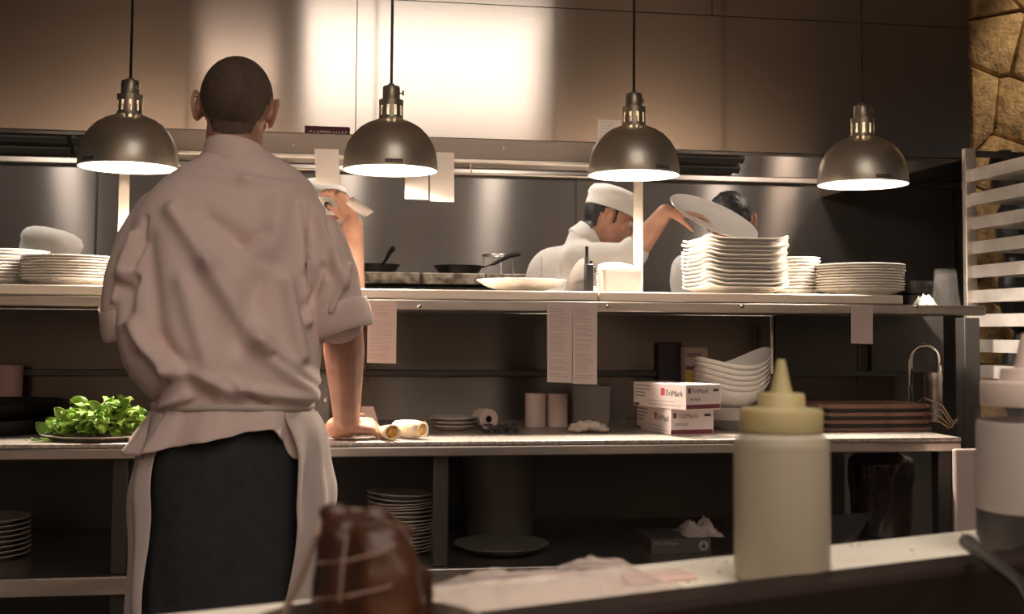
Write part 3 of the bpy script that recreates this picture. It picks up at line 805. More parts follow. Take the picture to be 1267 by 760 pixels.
# metal clips tangle
bm = bmesh.new()
for k in range(9):
    x = onc(603+k*4.3, 3.22); y = 3.22+rg.uniform(-.02, .03); pts_ = []
    a = rg.uniform(0, 3)
    for i in range(11):
        t = 2*PI*i/10; pts_.append((x+.016*math.cos(t)*math.cos(a)-.006*math.sin(t)*math.sin(a), y+.016*math.cos(t)*math.sin(a)+.006*math.sin(t)*math.cos(a), ZC+.0125+.008*math.sin(t+k)+.002))
    tube(bm, pts_, .0018, 6)
    box(bm, (x, y, ZC+.005), (.02, .009, .010), Matrix.Rotation(a, 3, 'Z'))
o = obj('binder_clips', bm, 'dark_steel', None, (onc(620, 3.22), 3.22, ZC)); tag(o, 'tangle of small dark metal clips lying in front of the till rolls', 'clips', kind='stuff')
# grey bin + cloth + clear box
x0, x1 = onc(707, 3.46), onc(757, 3.46); z1 = P(730, 478, 3.46).z
bm = bmesh.new(); cx_ = (x0+x1)/2; hx = (x1-x0)/2
loft(bm, [rrect(cx_, 3.52, hx*.95, .06, ZC, .01), rrect(cx_, 3.52, hx, .064, z1, .01), rrect(cx_, 3.52, hx*.93, .058, z1, .01), rrect(cx_, 3.52, hx*.9, .055, ZC+.004, .01)])
solo('square_container', bm, mat('dull_plastic', (.17, .145, .13), .5), 'square dull grey container behind the crumpled cloth', 'container')
bm = bmesh.new(); xx0, xx1 = onc(706, 3.2), onc(755, 3.2)
for k in range(16):
    t = k/15; x = xx0+.01+(xx1-xx0-.02)*t
    ellip(bm, (x, 3.22+.014*math.sin(k*2.3), ZC+.009+.008*math.sin(t*PI)+.004*math.sin(k*1.9)), (.013, .022+.006*math.sin(k), .009+.006*math.sin(t*PI)), n=10)
o = link('crumpled_cloth', blob(bm, .003, 2), 'ceramic_dim', None, (onc(730, 3.22), 3.22, ZC))
o.data.materials[0] = mat('rag_cream', (.5, .42, .36), .9); tag(o, 'crumpled cream cloth on the counter left of the glove boxes', 'cloth')
for px, w, lb_ in ((764, 9, 'left'), (782, 10, 'right')):
    x = onc(px, 3.5); h = P(px, 470, 3.5).z-ZC; r = .020; bm = bmesh.new()
    lathe(bm, [(0, 0), (r*.85, 0), (r, h), (r-.0015, h), (r*.8, .004), (0, .004)], (x, 3.5, ZC), 24)
    solo('drinking_glass', bm, 'clear', lb_+' narrow clear glass standing behind the glove boxes', 'glass', 'narrow glasses behind the glove boxes')

# glove boxes: a corner faces the camera
def glove_box(corner_px, corner_py, left_px, right_px, y_top, Ycor, z0, label):
    c = P(corner_px, corner_py, Ycor); z1 = z0+.0
    return c
def carton(c, lx, ly, h, rz, z0, label, left_txt=True):
    """front-corner at c; long printed side runs back-left, short side runs right"""
    t = empty('glove_box', (c[0], c[1], z0), label, 'box', 'glove boxes')
    a = V((math.cos(rz), math.sin(rz), 0))           # along right side
    b = V((-math.sin(rz), math.cos(rz), 0))           # back-left
    o3 = V((c[0], c[1], z0))
    bm = bmesh.new()
    loft(bm, [[o3+V((0, 0, z)), o3+a*lx+V((0, 0, z)), o3+a*lx+b*ly+V((0, 0, z)), o3+b*ly+V((0, 0, z))] for z in (0, h)])
    obj('carton', bm, 'glove_box', t, bev=.0015)
    # right face (normal -b)
    e = -b*.0008
    def rect(o_, u, v, w, hh, m, nm='print'):
        bm = bmesh.new(); q = [o_, o_+u*w, o_+u*w+v*hh, o_+v*hh]; bm.faces.new([bm.verts.new(p) for p in q]); obj(nm, bm, m, t, smooth=False)
    Z = V((0, 0, 1))
    rect(o3+e+Z*.003, a, Z, lx*.98, h*.17, 'maroon', 'printed_band')
    rect(o3+e+a*lx*.05+Z*h*.66, a, Z, lx*.08, h*.2, 'maroon', 'logo_square')
    text('brand_lettering', 'TriMark', h*.26, 'label_grey', t, o3+e+a*lx*.16+Z*h*.66, a, Z)
    text('brand_lettering', 'NITRILE', h*.16, 'label_grey', t, o3+e+a*lx*.10+Z*h*.36, a, Z)
    rect(o3+e+a*lx*.78+Z*h*.72, a, Z, lx*.15, h*.10, 'ink', 'printed_bar')
    # left face (normal -a)
    e = -a*.0008; n_ = -b; O = o3+b*ly
    rect(O+e+n_*ly*.54+Z*h*.52, n_, Z, ly*.07, h*.30, 'red', 'logo_square')
    text('brand_lettering', 'TriMark', h*.34, 'label_grey', t, O+e+n_*ly*.62+Z*h*.52, n_, Z)
    rect(O+e+n_*ly*.02+Z*h*.04, n_, Z, ly*.1, h*.10, 'ink', 'printed_bar')
    bm = bmesh.new(); r5 = random.Random(2)
    for k in range(4):
        o_ = O+e+n_*ly*.03+Z*h*(.84-.14*k); w = ly*r5.uniform(.2, .3)
        bm.faces.new([bm.verts.new(p) for p in (o_, o_+n_*w, o_+n_*w+Z*h*.05, o_+Z*h*.05)])
    o_ = O+e+n_*ly*.30+Z*h*.28
    bm.faces.new([bm.verts.new(p) for p in (o_, o_+n_*ly*.5, o_+n_*ly*.5+Z*h*.02, o_+Z*h*.02)])
    o_ = O+e+n_*ly*.30+Z*h*.14
    bm.faces.new([bm.verts.new(p) for p in (o_, o_+n_*ly*.62, o_+n_*ly*.62+Z*h*.02, o_+Z*h*.02)])
    obj('printed_lines', bm, 'label_grey', t, smooth=False)
    return t
def solve_carton(pc, pl, pr, z0, yc, Yc):
    pass
# corner rows: lower box bottom corner (830,539), upper box bottom corner (849,509)
hb = .062
c1 = PZ(830, 539, ZC); l1 = PZ(779, 529.5, ZC); r1 = PZ(884, 536.5, ZC)
c1 = V((c1.x, c1.y, ZC))
print('carton', c1, l1, r1)
rz = R(8)
carton((c1.x, c1.y), .128, .235, .070, rz, ZC, 'lower white glove box with red logo, standing on the counter under another')
c2 = PZ(849, 508, ZC+.0715)
carton((c2.x, c2.y), .120, .235, .068, R(22), ZC+.0715, 'upper white glove box with red logo, lying on top of the other')

# small carton with yellow label behind bowls
x0, x1 = onc(848, 3.58), onc(876, 3.58); z1 = P(860, 430, 3.58).z
t = empty('small_carton', ((x0+x1)/2, 3.6, ZC), 'upright small carton with yellow lower band behind the curved bowls', 'carton')
obj('carton', B(x0, x1, 3.58, 3.63, ZC, z1), 'roll', t, bev=.002)
obj('yellow_band', B(x0+.002, x1-.018, 3.5788, 3.5796, P(860, 475, 3.58).z, P(860, 460, 3.58).z), 'yellow', t, smooth=False)
obj('printed_band', B(x0+.002, x1-.02, 3.5788, 3.5796, P(860, 458, 3.58).z, P(860, 453, 3.58).z), 'maroon', t, smooth=False)
obj('printed_band', B(x0+.004, x1-.02, 3.5788, 3.5796, P(860, 442, 3.58).z, P(860, 437, 3.58).z), 'label_grey', t, smooth=False)

# curved bowls (boat-shaped, right side sweeping up)
def boat(r=.125):
    bm = bmesh.new(); n = 64; rings = []
    prof = [(0, .0), (.30, .0), (.33, .002), (.55, .016), (.8, .040), (.985, .068), (1, .073), (.985, .0745), (.8, .046), (.55, .021), (.33, .0075), (0, .006)]
    for a, z in prof:
        a = max(a, .003); ring = []
        for k in range(n):
            t = 2*PI*k/n; x = a*r*math.cos(t); y = a*r*.86*math.sin(t)
            up = (math.cos(t)**2)*(a**2.4)
            sw = up*(.034 if math.cos(t) > 0 else .018)-(a**2)*.012*(math.sin(t)**2)
            ring.append(V((x, y, z+sw)))
        rings.append(ring)
    loft(bm, rings); return bm
bx = onc(911, 3.27); b0 = None
for k in range(6):
    if b0 is None: o = b0 = obj('curved_bowl', boat(.117), 'ceramic', None, (0, 0, 0), local=True)
    else: o = b0.copy(); C.objects.link(o)
    o.location = (bx+.001*k, 3.30, ZC+.030+k*.0155+(0 if k == 0 else .0)); o.rotation_euler = (0, R(-3), R(8+k))
    tag(o, ('topmost' if k == 5 else 'bottom' if k == 0 else 'inner')+' curved white bowl of the nested pile behind the squeeze bottle', 'bowl', 'curved white bowls')
b0.location.z = ZC+.004
# deep bowl at base
for k in range(1, 6):
    pass
bm = bmesh.new(); lathe(bm, [(0, 0), (.055, 0), (.06, .004), (.098, .030), (.108, .066), (.106, .066), (.094, .032), (.05, .006), (0, .006)], (bx+.01, 3.32, ZC), 48)
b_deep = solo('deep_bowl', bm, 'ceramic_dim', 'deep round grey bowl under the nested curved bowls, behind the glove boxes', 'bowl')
for i, o in enumerate([x for x in C.objects if x.name.startswith('curved_bowl')]): o.location.z = ZC+.050+i*.0150
# slate / wooden boards with twine
wy = 3.16
tz = .0125
for k in range(4):
    x0 = onc(1022-k*1.5, wy); x1 = onc(1160-(k % 2)*3, wy)
    bm = bmesh.new(); rings = []
    hx = (x1-x0)/2; cx = (x0+x1)/2
    for s, z in ((.985, 0), (1, .002), (1, tz-.003), (.985, tz-.001)):
        rings.append([V((cx+(q.x-cx)*s, wy+.11+(q.y-(wy+.11))*s, ZC+k*(tz+.0095)+z)) for q in rrect(cx, wy+.11, hx, .10, 0, .035, 8)])
    loft(bm, rings)
    t = empty('serving_board', (cx, wy+.11, ZC+k*(tz+.0095)), ['bottom', 'second lowest', 'second highest', 'topmost'][k]+' dark wooden serving board of the stack at the counter\'s right end', 'board', 'wooden serving boards')
    obj('board', bm, 'wood', t)
    bm = bmesh.new(); rings = []
    for s, z in ((.90, tz-.001), (.92, tz), (.92, tz+.0085), (.90, tz+.0094)):
        rings.append([V((cx+(q.x-cx)*s, wy+.11+(q.y-(wy+.11))*s, ZC+k*(tz+.0095)+z)) for q in rrect(cx, wy+.11, hx, .10, 0, .035, 8)])
    if k < 3: loft(bm, rings); obj('foot', bm, 'ink', t)
    else: bm.free()
    bm = bmesh.new(); z = ZC+k*(tz+.0095)+tz/2; q0 = V((x1-.012, wy+.08, z+.008))
    e = V((onc(1176+k*2, wy), wy+.02, ZC+.012+k*.006))
    pp = [q0, q0+V((.018, -.01, .012)), q0.lerp(e, .6)+V((.008, -.01, .012+.004*k)), e, e+V((.008, .012, -.004)), e+V((.014, -.006, .004)), e+V((.004, -.014, 0))]
    tube(bm, pp, .0022, 6)
    for j in range(8):
        tube(bm, [e+V((.006, 0, 0)), e+V((.006+rg.uniform(-.012, .02), rg.uniform(-.01, .01), max(-.008, rg.uniform(-.02, .02))))], .0008, 4)
    obj('twine_loop', bm, 'twine', t)
# faucet
fx0 = onc(1127, 3.6); fx1 = onc(1158, 3.6)
fz = P(1140, 428, 3.6).z; fr = (fx1-fx0)/2; fc = (fx0+fx1)/2
fa = empty('faucet', (fx0, 3.6, ZC), 'chrome gooseneck faucet arching against the dark panel at right', 'faucet')
bm = bmesh.new(); pts_ = [(fx0, 3.6, ZC+.02), (fx0, 3.6, fz-fr)]
for i in range(1, 13): a = PI-PI*i/12; pts_.append((fc+fr*math.cos(a), 3.6-.02*i/12, fz-fr+fr*math.sin(a)))
pts_.append((fx1, 3.58, fz-fr-.03)); tube(bm, pts_, .0065, 14); obj('spout', bm, 'chrome', fa)
bm = bmesh.new(); lathe(bm, [(0, 0), (.022, 0), (.022, .015), (.012, .03), (0, .03)], (fx0, 3.6, ZC)); obj('base', bm, 'chrome', fa)
bm = bmesh.new(); lathe(bm, [(0, 0), (.009, 0), (.009, .025), (0, .025)], (fx1, 3.58, fz-fr-.045)); obj('aerator', bm, 'chrome', fa)
x = onc(1151, 3.56); z1 = P(1151, 461, 3.56).z
bm = bmesh.new(); lathe(bm, [(0, 0), (.026, 0), (.028, .01), (.028, z1-ZC-.03), (.030, z1-ZC-.02), (.028, z1-ZC), (0, z1-ZC)], (x, 3.56-.02, ZC), 32)
solo('steel_canister', bm, 'steel_satin', 'brushed steel canister standing under the faucet spout', 'canister')

# ------------------------------------------------------------------ on the undershelf
def und(px, Y): return P(px, 650, Y).x
uy = 3.18
x = und(502, uy); me0 = None; rp = .088
n_ = 17; pit = (P(500, 600, uy).z-zs-.03)/(n_)
for k in range(n_):
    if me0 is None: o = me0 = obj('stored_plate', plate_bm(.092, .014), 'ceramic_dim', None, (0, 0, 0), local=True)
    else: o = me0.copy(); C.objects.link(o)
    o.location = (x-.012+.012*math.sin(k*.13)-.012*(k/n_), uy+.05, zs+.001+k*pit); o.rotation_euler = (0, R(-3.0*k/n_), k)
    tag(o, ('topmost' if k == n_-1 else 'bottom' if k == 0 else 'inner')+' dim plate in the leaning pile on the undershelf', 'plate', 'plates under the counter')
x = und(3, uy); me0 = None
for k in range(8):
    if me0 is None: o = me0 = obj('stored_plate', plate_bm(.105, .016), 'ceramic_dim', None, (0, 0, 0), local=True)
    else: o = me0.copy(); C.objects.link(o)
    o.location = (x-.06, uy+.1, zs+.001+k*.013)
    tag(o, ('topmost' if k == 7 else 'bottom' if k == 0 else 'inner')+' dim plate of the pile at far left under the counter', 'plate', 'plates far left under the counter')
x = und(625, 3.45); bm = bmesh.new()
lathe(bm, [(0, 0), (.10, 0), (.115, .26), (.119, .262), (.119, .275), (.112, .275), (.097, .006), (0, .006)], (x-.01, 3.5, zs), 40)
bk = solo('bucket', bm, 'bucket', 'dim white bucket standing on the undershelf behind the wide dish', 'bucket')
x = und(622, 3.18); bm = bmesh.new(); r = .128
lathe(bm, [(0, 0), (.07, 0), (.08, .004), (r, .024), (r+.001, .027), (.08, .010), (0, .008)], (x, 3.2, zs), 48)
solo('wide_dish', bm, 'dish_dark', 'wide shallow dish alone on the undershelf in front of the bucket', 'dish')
# printed carton
x0, x1 = und(806, 3.12), und(880, 3.12); z1 = P(840, 667, 3.12).z
t = empty('dark_carton', ((x0+x1)/2, 3.2, zs), 'dark carton printed with white lettering on the undershelf', 'carton')
obj('carton', B(x0, x1, 3.12, 3.30, zs, z1), 'kraft', t, bev=.002)
text('lettering', 'MX-12 Master', (z1-zs)*.36, 'label_grey', t, (x0+.007, 3.119, z1-(z1-zs)*.42), (1, 0, 0), (0, 0, 1), squash=.82)
bm = bmesh.new(); cc = V((x1-.022, 3.1195, z1-(z1-zs)*.48)); lathe(bm, [(0, 0), (.014, 0), (.014, .0008), (0, .0008)], cc, 32, axis=(0, -1, 0)); obj('round_logo', bm, 'label_grey', t)
bm = bmesh.new(); q = [cc+V((-.007, -.0012, -.006)), cc+V((.007, -.0012, -.006)), cc+V((0, -.0012, .009))]
bm.faces.new([bm.verts.new(p) for p in q]); obj('logo_triangle', bm, 'ink', t, smooth=False)
x = und(870, 3.16)
o = obj('crumpled_film', crumple(x, 3.2, z1, .055, .07, .06, 3.3), 'film', None, (x, 3.2, z1), auto=100)
so = o.modifiers.new('s', 'SOLIDIFY'); so.thickness = .0006
tag(o, 'crumpled clear film lying on the dark printed carton', 'film')
# bin with a bag
x = und(1102, 3.3); t = empty('waste_bin', (x, 3.36, zs), 'bin lined with dark shiny plastic bag under the counter\'s right end', 'bin')
zt_ = P(1100, 560, 3.3).z
bm = bmesh.new(); n = 60; rings = []
for i in range(24):
    tt = i/23; z = zs+.002+(zt_-zs)*tt; rr = .085+.012*tt-(0 if tt < .9 else (tt-.9)*.55)
    rings.append([V((x+(rr+.008*noise.noise(V((math.cos(a)*4, math.sin(a)*4, tt*5))))*math.cos(a), 3.36+(rr+.008*noise.noise(V((math.cos(a)*4, math.sin(a)*4, tt*5))))*math.sin(a), z+.012*noise.noise(V((math.cos(a)*3, math.sin(a)*3, 9)))*tt)) for a in [2*PI*k/n for k in range(n)]])
loft(bm, rings); obj('bag', bm, 'bag', t, auto=70)
bm = bmesh.new(); lathe(bm, [(0, .0), (.07, 0), (.078, (zt_-zs)*.85), (.075, (zt_-zs)*.85), (.067, .005), (0, .005)], (x, 3.36, zs), 32); obj('bin_body', bm, 'kraft', t)
# steel wedge guard
p0, p1, p2, p3 = P(1029, 638, 3.08), P(1081, 634, 3.2), P(1055, 674, 3.16), P(1029, 690, 3.06)
bm = bmesh.new(); th = V((0, .003, 0)); q = [p0, p1, p2, p3]
q[2].z = max(q[2].z, zs+.004); q[3].z = zs+.0005
loft(bm, [q, [v+th for v in q]])
solo('steel_tray_lid', bm, 'dark_steel', 'bent grey steel lid leaning on the undershelf left of the bagged bin', 'lid', smooth=False)
# cutting board standing at the counter end
x0 = P(1182, 600, 2.90).x
bm = B(x0, x0+.16, 2.90, 2.918, .0, P(1182, 556, 2.9).z)
solo('cutting_board', bm, mat('board_plastic', (.5, .40, .36), .6), 'pale pink plastic board standing upright against the counter\'s right end', 'board', bev=.006)

# ------------------------------------------------------------------ range at the back
zr0 = P(560, 338, 4.74).z
rn = empty('cooking_range', (.2, 4.95, 0), 'dark cooking range along the back wall with worn steel tops', 'range')
xa, xb = P(300, 340, 4.74).x, P(690, 340, 4.74).x
obj('body', B(xa, xb, 4.76, YB-.03, .0, zr0-.05), 'dark_steel', rn, bev=.01)
for a, b in ((300, 519), (523, 600), (602, 690)):
    xx0, xx1 = P(a, 340, 4.74).x, P(b, 340, 4.74).x
    obj('griddle_top', B(xx0, xx1, 4.73, YB-.04, zr0-.048, zr0), 'grate', rn, bev=.004)
for px in (470, 500, 545, 580, 640):
    c = P(px, 352, 4.76); bm = bmesh.new(); lathe(bm, [(0, 0), (.022, 0), (.018, .02), (0, .022)], V((c.x, 4.758, zr0-.085)), 20, axis=(0, -1, 0)); obj('knob', bm, 'iron', rn)
def skillet(px, Y, rpx, label, hd):
    c = P(px, 340, Y); r = rpx/(F/Y); z = zr0+.001
    t = empty('frying_pan', (c.x, Y, z), label, 'pan')
    bm = bmesh.new(); lathe(bm, [(0, 0), (r*.72, 0), (r*.95, .035), (r, .042), (r*.98, .043), (r*.9, .034), (r*.7, .005), (0, .005)], (c.x, Y, z), 48); obj('pan_body', bm, 'iron', t)
    d = V((math.cos(hd), math.sin(hd), 0)); s = V((c.x, Y, z+.036))+d*r*.96
    bm = bmesh.new(); tube(bm, [s, s+d*.05+V((0, 0, .015)), s+d*.11+V((0, 0, .048)), s+d*.15+V((0, 0, .058)), s+d*.165+V((0, 0, .056))], [.006, .007, .010, .011, .006], 12); obj('handle', bm, 'iron', t)
skillet(463, 4.98, 32, 'black frying pan with upright handle on the range beside cook\'s forearm', R(-75))
skillet(567, 4.98, 31, 'black frying pan with its handle pointing right on the range centre', R(-12))
c = P(622, 322, 4.9); bm = bmesh.new()
pts_ = [(c.x+.07*math.cos(a), 5.02+.07*math.sin(a), P(622, 316, 5.0).z) for a in [2*PI*i/24 for i in range(25)]]
w = empty('pan_ring', (c.x, 5.02, zr0), 'thin wire burner stand on the range right of the centre pan', 'stand')
tube(bm, pts_, .004, 8)
obj('ring', bm, 'steel', w)
for a in (0.5, 2.6, 4.7):
    bm = bmesh.new(); q = V((c.x+.07*math.cos(a), 5.02+.07*math.sin(a), 0)); tube(bm, [q+V((0, 0, P(622, 316, 5.0).z)), V((c.x+.085*math.cos(a), 5.02+.085*math.sin(a), zr0))], .003, 8); obj('leg', bm, 'steel', w)

# ------------------------------------------------------------------ tray rack
YP = 3.84
rx = P(1200, 300, YP).x
rk = empty('tray_rack', (rx+.25, YP-.3, 0), 'tall aluminium rack of sheet trays at right edge, before the stone wall', 'rack')
rtop = P(1200, 184, YP).z
Wr = .46; Dp = .70
pw = P(1207, 300, YP).x-P(1193.5, 300, YP).x
for x in (rx, rx+Wr+.04):
    for y in (YP, YP-Dp):
        if x == rx and y == YP-Dp: continue
        obj('post', B(x-pw/2, x+pw/2, y-.012, y+.012, .06, rtop), 'post', rk, bev=.003)
obj('post', B(rx-.016+.0, rx+.016, YP-Dp-.012, YP-Dp+.012, .06, rtop), 'post', rk, bev=.003)
obj('top_bar', B(rx-.012, rx+Wr+.05, YP-.01, YP+.01, rtop-.03, rtop-.008), 'dark_steel', rk, bev=.003)
obj('top_bar', B(rx-.012, rx+Wr+.05, YP-Dp-.01, YP-Dp+.01, rtop-.03, rtop-.008), 'dark_steel', rk, bev=.003)
for x in (rx, rx+Wr+.04):
    for y in (YP, YP-Dp):
        bm = bmesh.new(); lathe(bm, [(0, -.014), (.025, -.014), (.03, -.01), (.03, .01), (.025, .014), (0, .014)], (x, y, .0301), 24, axis=(1, 0, 0)); obj('caster', bm, 'plastic_blk', rk)
tz_ = [224, 254, 283.5, 313.5, 343, 373.5, 403, 434, 465, 496]
edge = (P(1208, 224, YP).z-P(1208, 210.5, YP).z)*-1
tray0 = None
ords = ['top', 'second', 'third', 'fourth', 'fifth', 'sixth', 'seventh', 'eighth', 'ninth', 'tenth']
for k, py in enumerate(tz_):
    z = P(1208, py, YP).z
    for x in (rx+.018, rx+Wr+.022):
        bm = bmesh.new(); sx_ = 1 if x < rx+.1 else -1; B(x-.018*sx_, x-.014*sx_, YP-Dp+.013, YP-.0125, z-.004, z+edge, bm); B(x-.014*sx_, x+.012*sx_, YP-Dp+.013, YP-.0125, z-.004, z-.001, bm); obj('tray_runner', bm, 'alu', rk, smooth=False)
    if tray0 is None:
        bm = bmesh.new(); y0_, y1_ = -.655, 0.0; hx, hy = (Wr-.018)/2, .33
        loft(bm, [rrect(0, 0, hx*.95, hy*.96, 0, .02), rrect(0, 0, hx*.985, hy*.985, edge-.002, .02), rrect(0, 0, hx, hy, edge-.002, .02), rrect(0, 0, hx, hy, edge, .02),
                  rrect(0, 0, hx*.965, hy*.975, edge, .02), rrect(0, 0, hx*.93, hy*.95, .003, .02)])
        tray0 = o = obj('sheet_tray', bm, 'alu', None, (0, 0, 0), local=True)
    else: o = tray0.copy(); C.objects.link(o)
    o.location = (rx+.02+Wr/2, YP-.35, z)
    tag(o, 'pale aluminium sheet tray in the rack, %s from the top' % ords[k], 'tray', 'sheet trays in the rack')
# flatbread on the fifth tray
z = P(1208, tz_[4], YP).z+.004
bm = crumple(rx+.02+Wr/2, YP-.35, z, .18, .26, .042, 1.7)
for v in bm.verts:
    pass
o = obj('flatbread', bm, 'bread', None, (rx+.02+Wr/2, YP-.35, z)); so = o.modifiers.new('s', 'SOLIDIFY'); so.thickness = .004
tag(o, 'golden baked flatbread lying on the fifth tray of the rack', 'bread')
z = P(1208, tz_[5], YP).z+.004
bm = crumple(rx+.02+Wr/2, YP-.35, z, .17, .26, .04, 6.2); o = obj('dark_loaves', bm, 'meat', None, (rx+.02+Wr/2, YP-.35, z)); so = o.modifiers.new('s', 'SOLIDIFY'); so.thickness = .004
tag(o, 'dark roasted food spread over the sixth tray of the rack', 'food', kind='stuff')
# baguette resting on a hook shelf behind post: flat board left of the post
# dark sacks behind the rack
bm = bmesh.new()
q0 = V((P(1238, 200, 4.2).x, 4.2, 0)); 
for z, dx, r in ((.03, .10, .10), (.5, .10, .13), (1.0, .08, .13), (1.35, .06, .11), (1.6, .03, .085), (1.78, -.01, .05), (1.86, -.03, .03)):
    ellip(bm, (q0.x+dx+.05, 4.22, max(z, r)), (r, .09, r*1.6), n=14)
o = link('dark_coat', blob(bm, .012, 3), 'plastic_blk', None, (q0.x, 4.2, 0)); tag(o, 'tall dark covered bundle standing between the rack and stone wall', 'bundle')

# ------------------------------------------------------------------ people
def headframe(fwd, up):
    f = V(fwd).normalized(); r = f.cross(V(up)).normalized(); u = r.cross(f)
    return Matrix((r, f, u)).transposed()
def head_prims(bm, c, Rm, s=1):
    def q(x, y, z): return c+Rm@(V((x, y, z))*s)
    ellip(bm, q(0, -.012, .018), (.075*s, .094*s, .088*s), Rm, 28)
    ellip(bm, q(0, .022, -.045), (.060*s, .066*s, .070*s), Rm, 20)
    ellip(bm, q(0, .055, -.092), (.026*s, .022*s, .020*s), Rm, 12)       # chin
    capsule(bm, q(0, .082, .012), .010*s, q(0, .104, -.022), .0115*s)     # nose
    ellip(bm, q(-.010, .094, -.027), (.008*s,)*3, Rm, 8); ellip(bm, q(.010, .094, -.027), (.008*s,)*3, Rm, 8)
    capsule(bm, q(-.032, .072, .026), .011*s, q(.032, .072, .026), .011*s)  # brow
    capsule(bm, q(-.018, .080, -.053), .0065*s, q(.018, .080, -.053), .0065*s)   # lips
    capsule(bm, q(-.015, .079, -.063), .007*s, q(.015, .079, -.063), .007*s)
    for sx in (-1, 1):
        ellip(bm, q(sx*.042, .060, -.018), (.020*s, .018*s, .020*s), Rm, 12)   # cheek
        # ear: a rim around a hollow
        e = Rm @ Matrix.Rotation(R(sx*-22), 3, 'Z')
        pts_ = []
        for i in range(13):
            a = R(-70+i*27.5); pts_.append(q(sx*(.0815+.004*math.sin(a)-.006*math.cos(a)*-1), -.016+.015*math.cos(a)*-1, -.008+.031*math.sin(a)))
        for a, b in zip(pts_, pts_[1:]): capsule(bm, a, .0048*s, b, .0048*s, 8)
        ellip(bm, q(sx*.079, -.012, -.008), (.007*s, .014*s, .027*s), e, 12)
        ellip(bm, q(sx*.079, -.006, -.028), (.006*s, .008*s, .009*s), e, 8)
def hand_prims(bm, w, f, palm, side, curl=(30, 40, 30), spread=6, thumb=(35, 20), s=1, thumb_curl=15):
    """w wrist, f finger direction, palm = direction the palm faces, side=+1/-1 picks the thumb side"""
    f = V(f).normalized(); palm = V(palm); palm = (palm-f*palm.dot(f)).normalized()
    t = f.cross(palm).normalized()*side
    k0 = w+f*.085*s
    for j, o_ in enumerate((.030, .010, -.010, -.029)):
        capsule(bm, w+t*o_*.75*s+f*.012*s, .0145*s, k0+t*o_*s-f*(.000, 0, .004, .010)[j]*s, .0115*s, 12)
        a0 = k0+t*o_*s-f*(.000, 0, .004, .010)[j]*s
        L = ((.042, .026, .020), (.046, .029, .021), (.043, .027, .020), (.034, .021, .018))[j]
        d = (f+t*math.tan(R((1.5-j)*spread*.9))).normalized(); ang = 0; p = a0
        for m_ in range(3):
            ang += R(curl[m_]); dd = d*math.cos(ang)+palm*math.sin(ang)
            n_ = p+dd*L[m_]*s; capsule(bm, p, (.0098, .0088, .0080)[m_]*s*(.9 if j == 3 else 1), n_, (.0088, .0080, .0068)[m_]*s*(.9 if j == 3 else 1), 10); p = n_
    p = w+t*.024*s+f*.020*s; d = (f*math.cos(R(thumb[0]))+t*math.sin(R(thumb[0]))+palm*math.tan(R(thumb[1]))).normalized()
    for L, r0, r1 in ((.038, .015, .0115), (.032, .0112, .0098), (.026, .0098, .0078)):
        n_ = p+d*L*s; capsule(bm, p, r0*s, n_, r1*s, 10); p = n_
        d = (d*math.cos(R(thumb_curl))+(-t*.5+palm).normalized()*math.sin(R(thumb_curl))+f*.15).normalized()
def cap_mesh(c, Rm, s=1):
    """soft round kitchen cap"""
    bm = bmesh.new(); n = 40; rings = []
    for i, (r, z) in enumerate([(.0, -.0), (.082, 0), (.087, .002), (.087, .020), (.0865, .036), (.091, .048), (.090, .062), (.080, .078), (.058, .089), (.030, .094), (0, .095)]):
        ring = []
        for k in range(n):
            a = 2*PI*k/n; wv = 1+(.018*math.sin(a*9+i) if 4 < i < 9 else 0)
            ring.append(c+Rm@(V((max(r, .0005)*math.cos(a)*wv*.95, -.012+max(r, .0005)*math.sin(a)*wv*1.17, .030+z-.02*math.sin(a)*0))*s))
        rings.append(ring)
    loft(bm, rings); return bm
def hair_mesh(c, Rm, s, thick=.004, low=-.055, front=.055, bump=.0, nape=None):
    bm = bmesh.new(); ellip(bm, V((0, 0, 0)), (1, 1, 1), None, 64)
    dele = []
    for v in bm.verts:
        p = v.co.copy(); q = V((p.x*(.075+thick), -.012+p.y*(.094+thick), .018+p.z*(.088+thick)))
        q += p*bump*noise.noise(p*9)
        line = low if q.y < -.02 else low+(q.y+.02)*1.25
        if abs(q.x) > .05 and -.03 < q.y < .015: line = max(line, .005)
        if q.z < line or (q.y > front and q.z < .055): dele.append(v)
        v.co = c+Rm@(q*s)
    bmesh.ops.delete(bm, geom=dele, context='VERTS'); return bm
def hair_from(me, hc, Rm, s, off=.003, nape=-.088, front=.055, top=.055, ear=True, rough=0):
    inv = Rm.transposed(); keep = {}; vs = []; fs = []
    def ok(p):
        q = (inv @ (p-hc))/s
        if abs(q.x) > .085 or q.z > .14 or q.z < nape-.05 or abs(q.y) > .12: return False
        if q.y > .03: return q.z > min(top, .0+(q.y-.03)*2.2+.02) and (q.y < front or q.z > top)
        if q.y > -.045: line = -.01+( -q.y)*.25 if abs(q.x) > .035 else .0
        else: line = nape+.012*abs(q.x)/.05+max(0, (q.y+.062))*1.5
        if ear and q.y > -.034 and abs(q.x) > .05: 
            if q.z < .024: 
                return .002 < q.y < .016 and q.z > -.02 and abs(q.x) < .0765
        if abs(q.x) > .0785 and q.z < .03: return False
        return q.z > line
    for v in me.vertices:
        if (v.co-hc).length < .17 and ok(v.co):
            q = v.co+v.normal*(off+rough*noise.noise(v.co*38)+rough*.5*noise.noise(v.co*120))
            keep[v.index] = len(vs); vs.append(q)
    for p in me.polygons:
        if all(i in keep for i in p.vertices): fs.append([keep[i] for i in p.vertices])
    m2 = bpy.data.meshes.new('hair'); m2.from_pydata(vs, [], fs); m2.update(); return m2
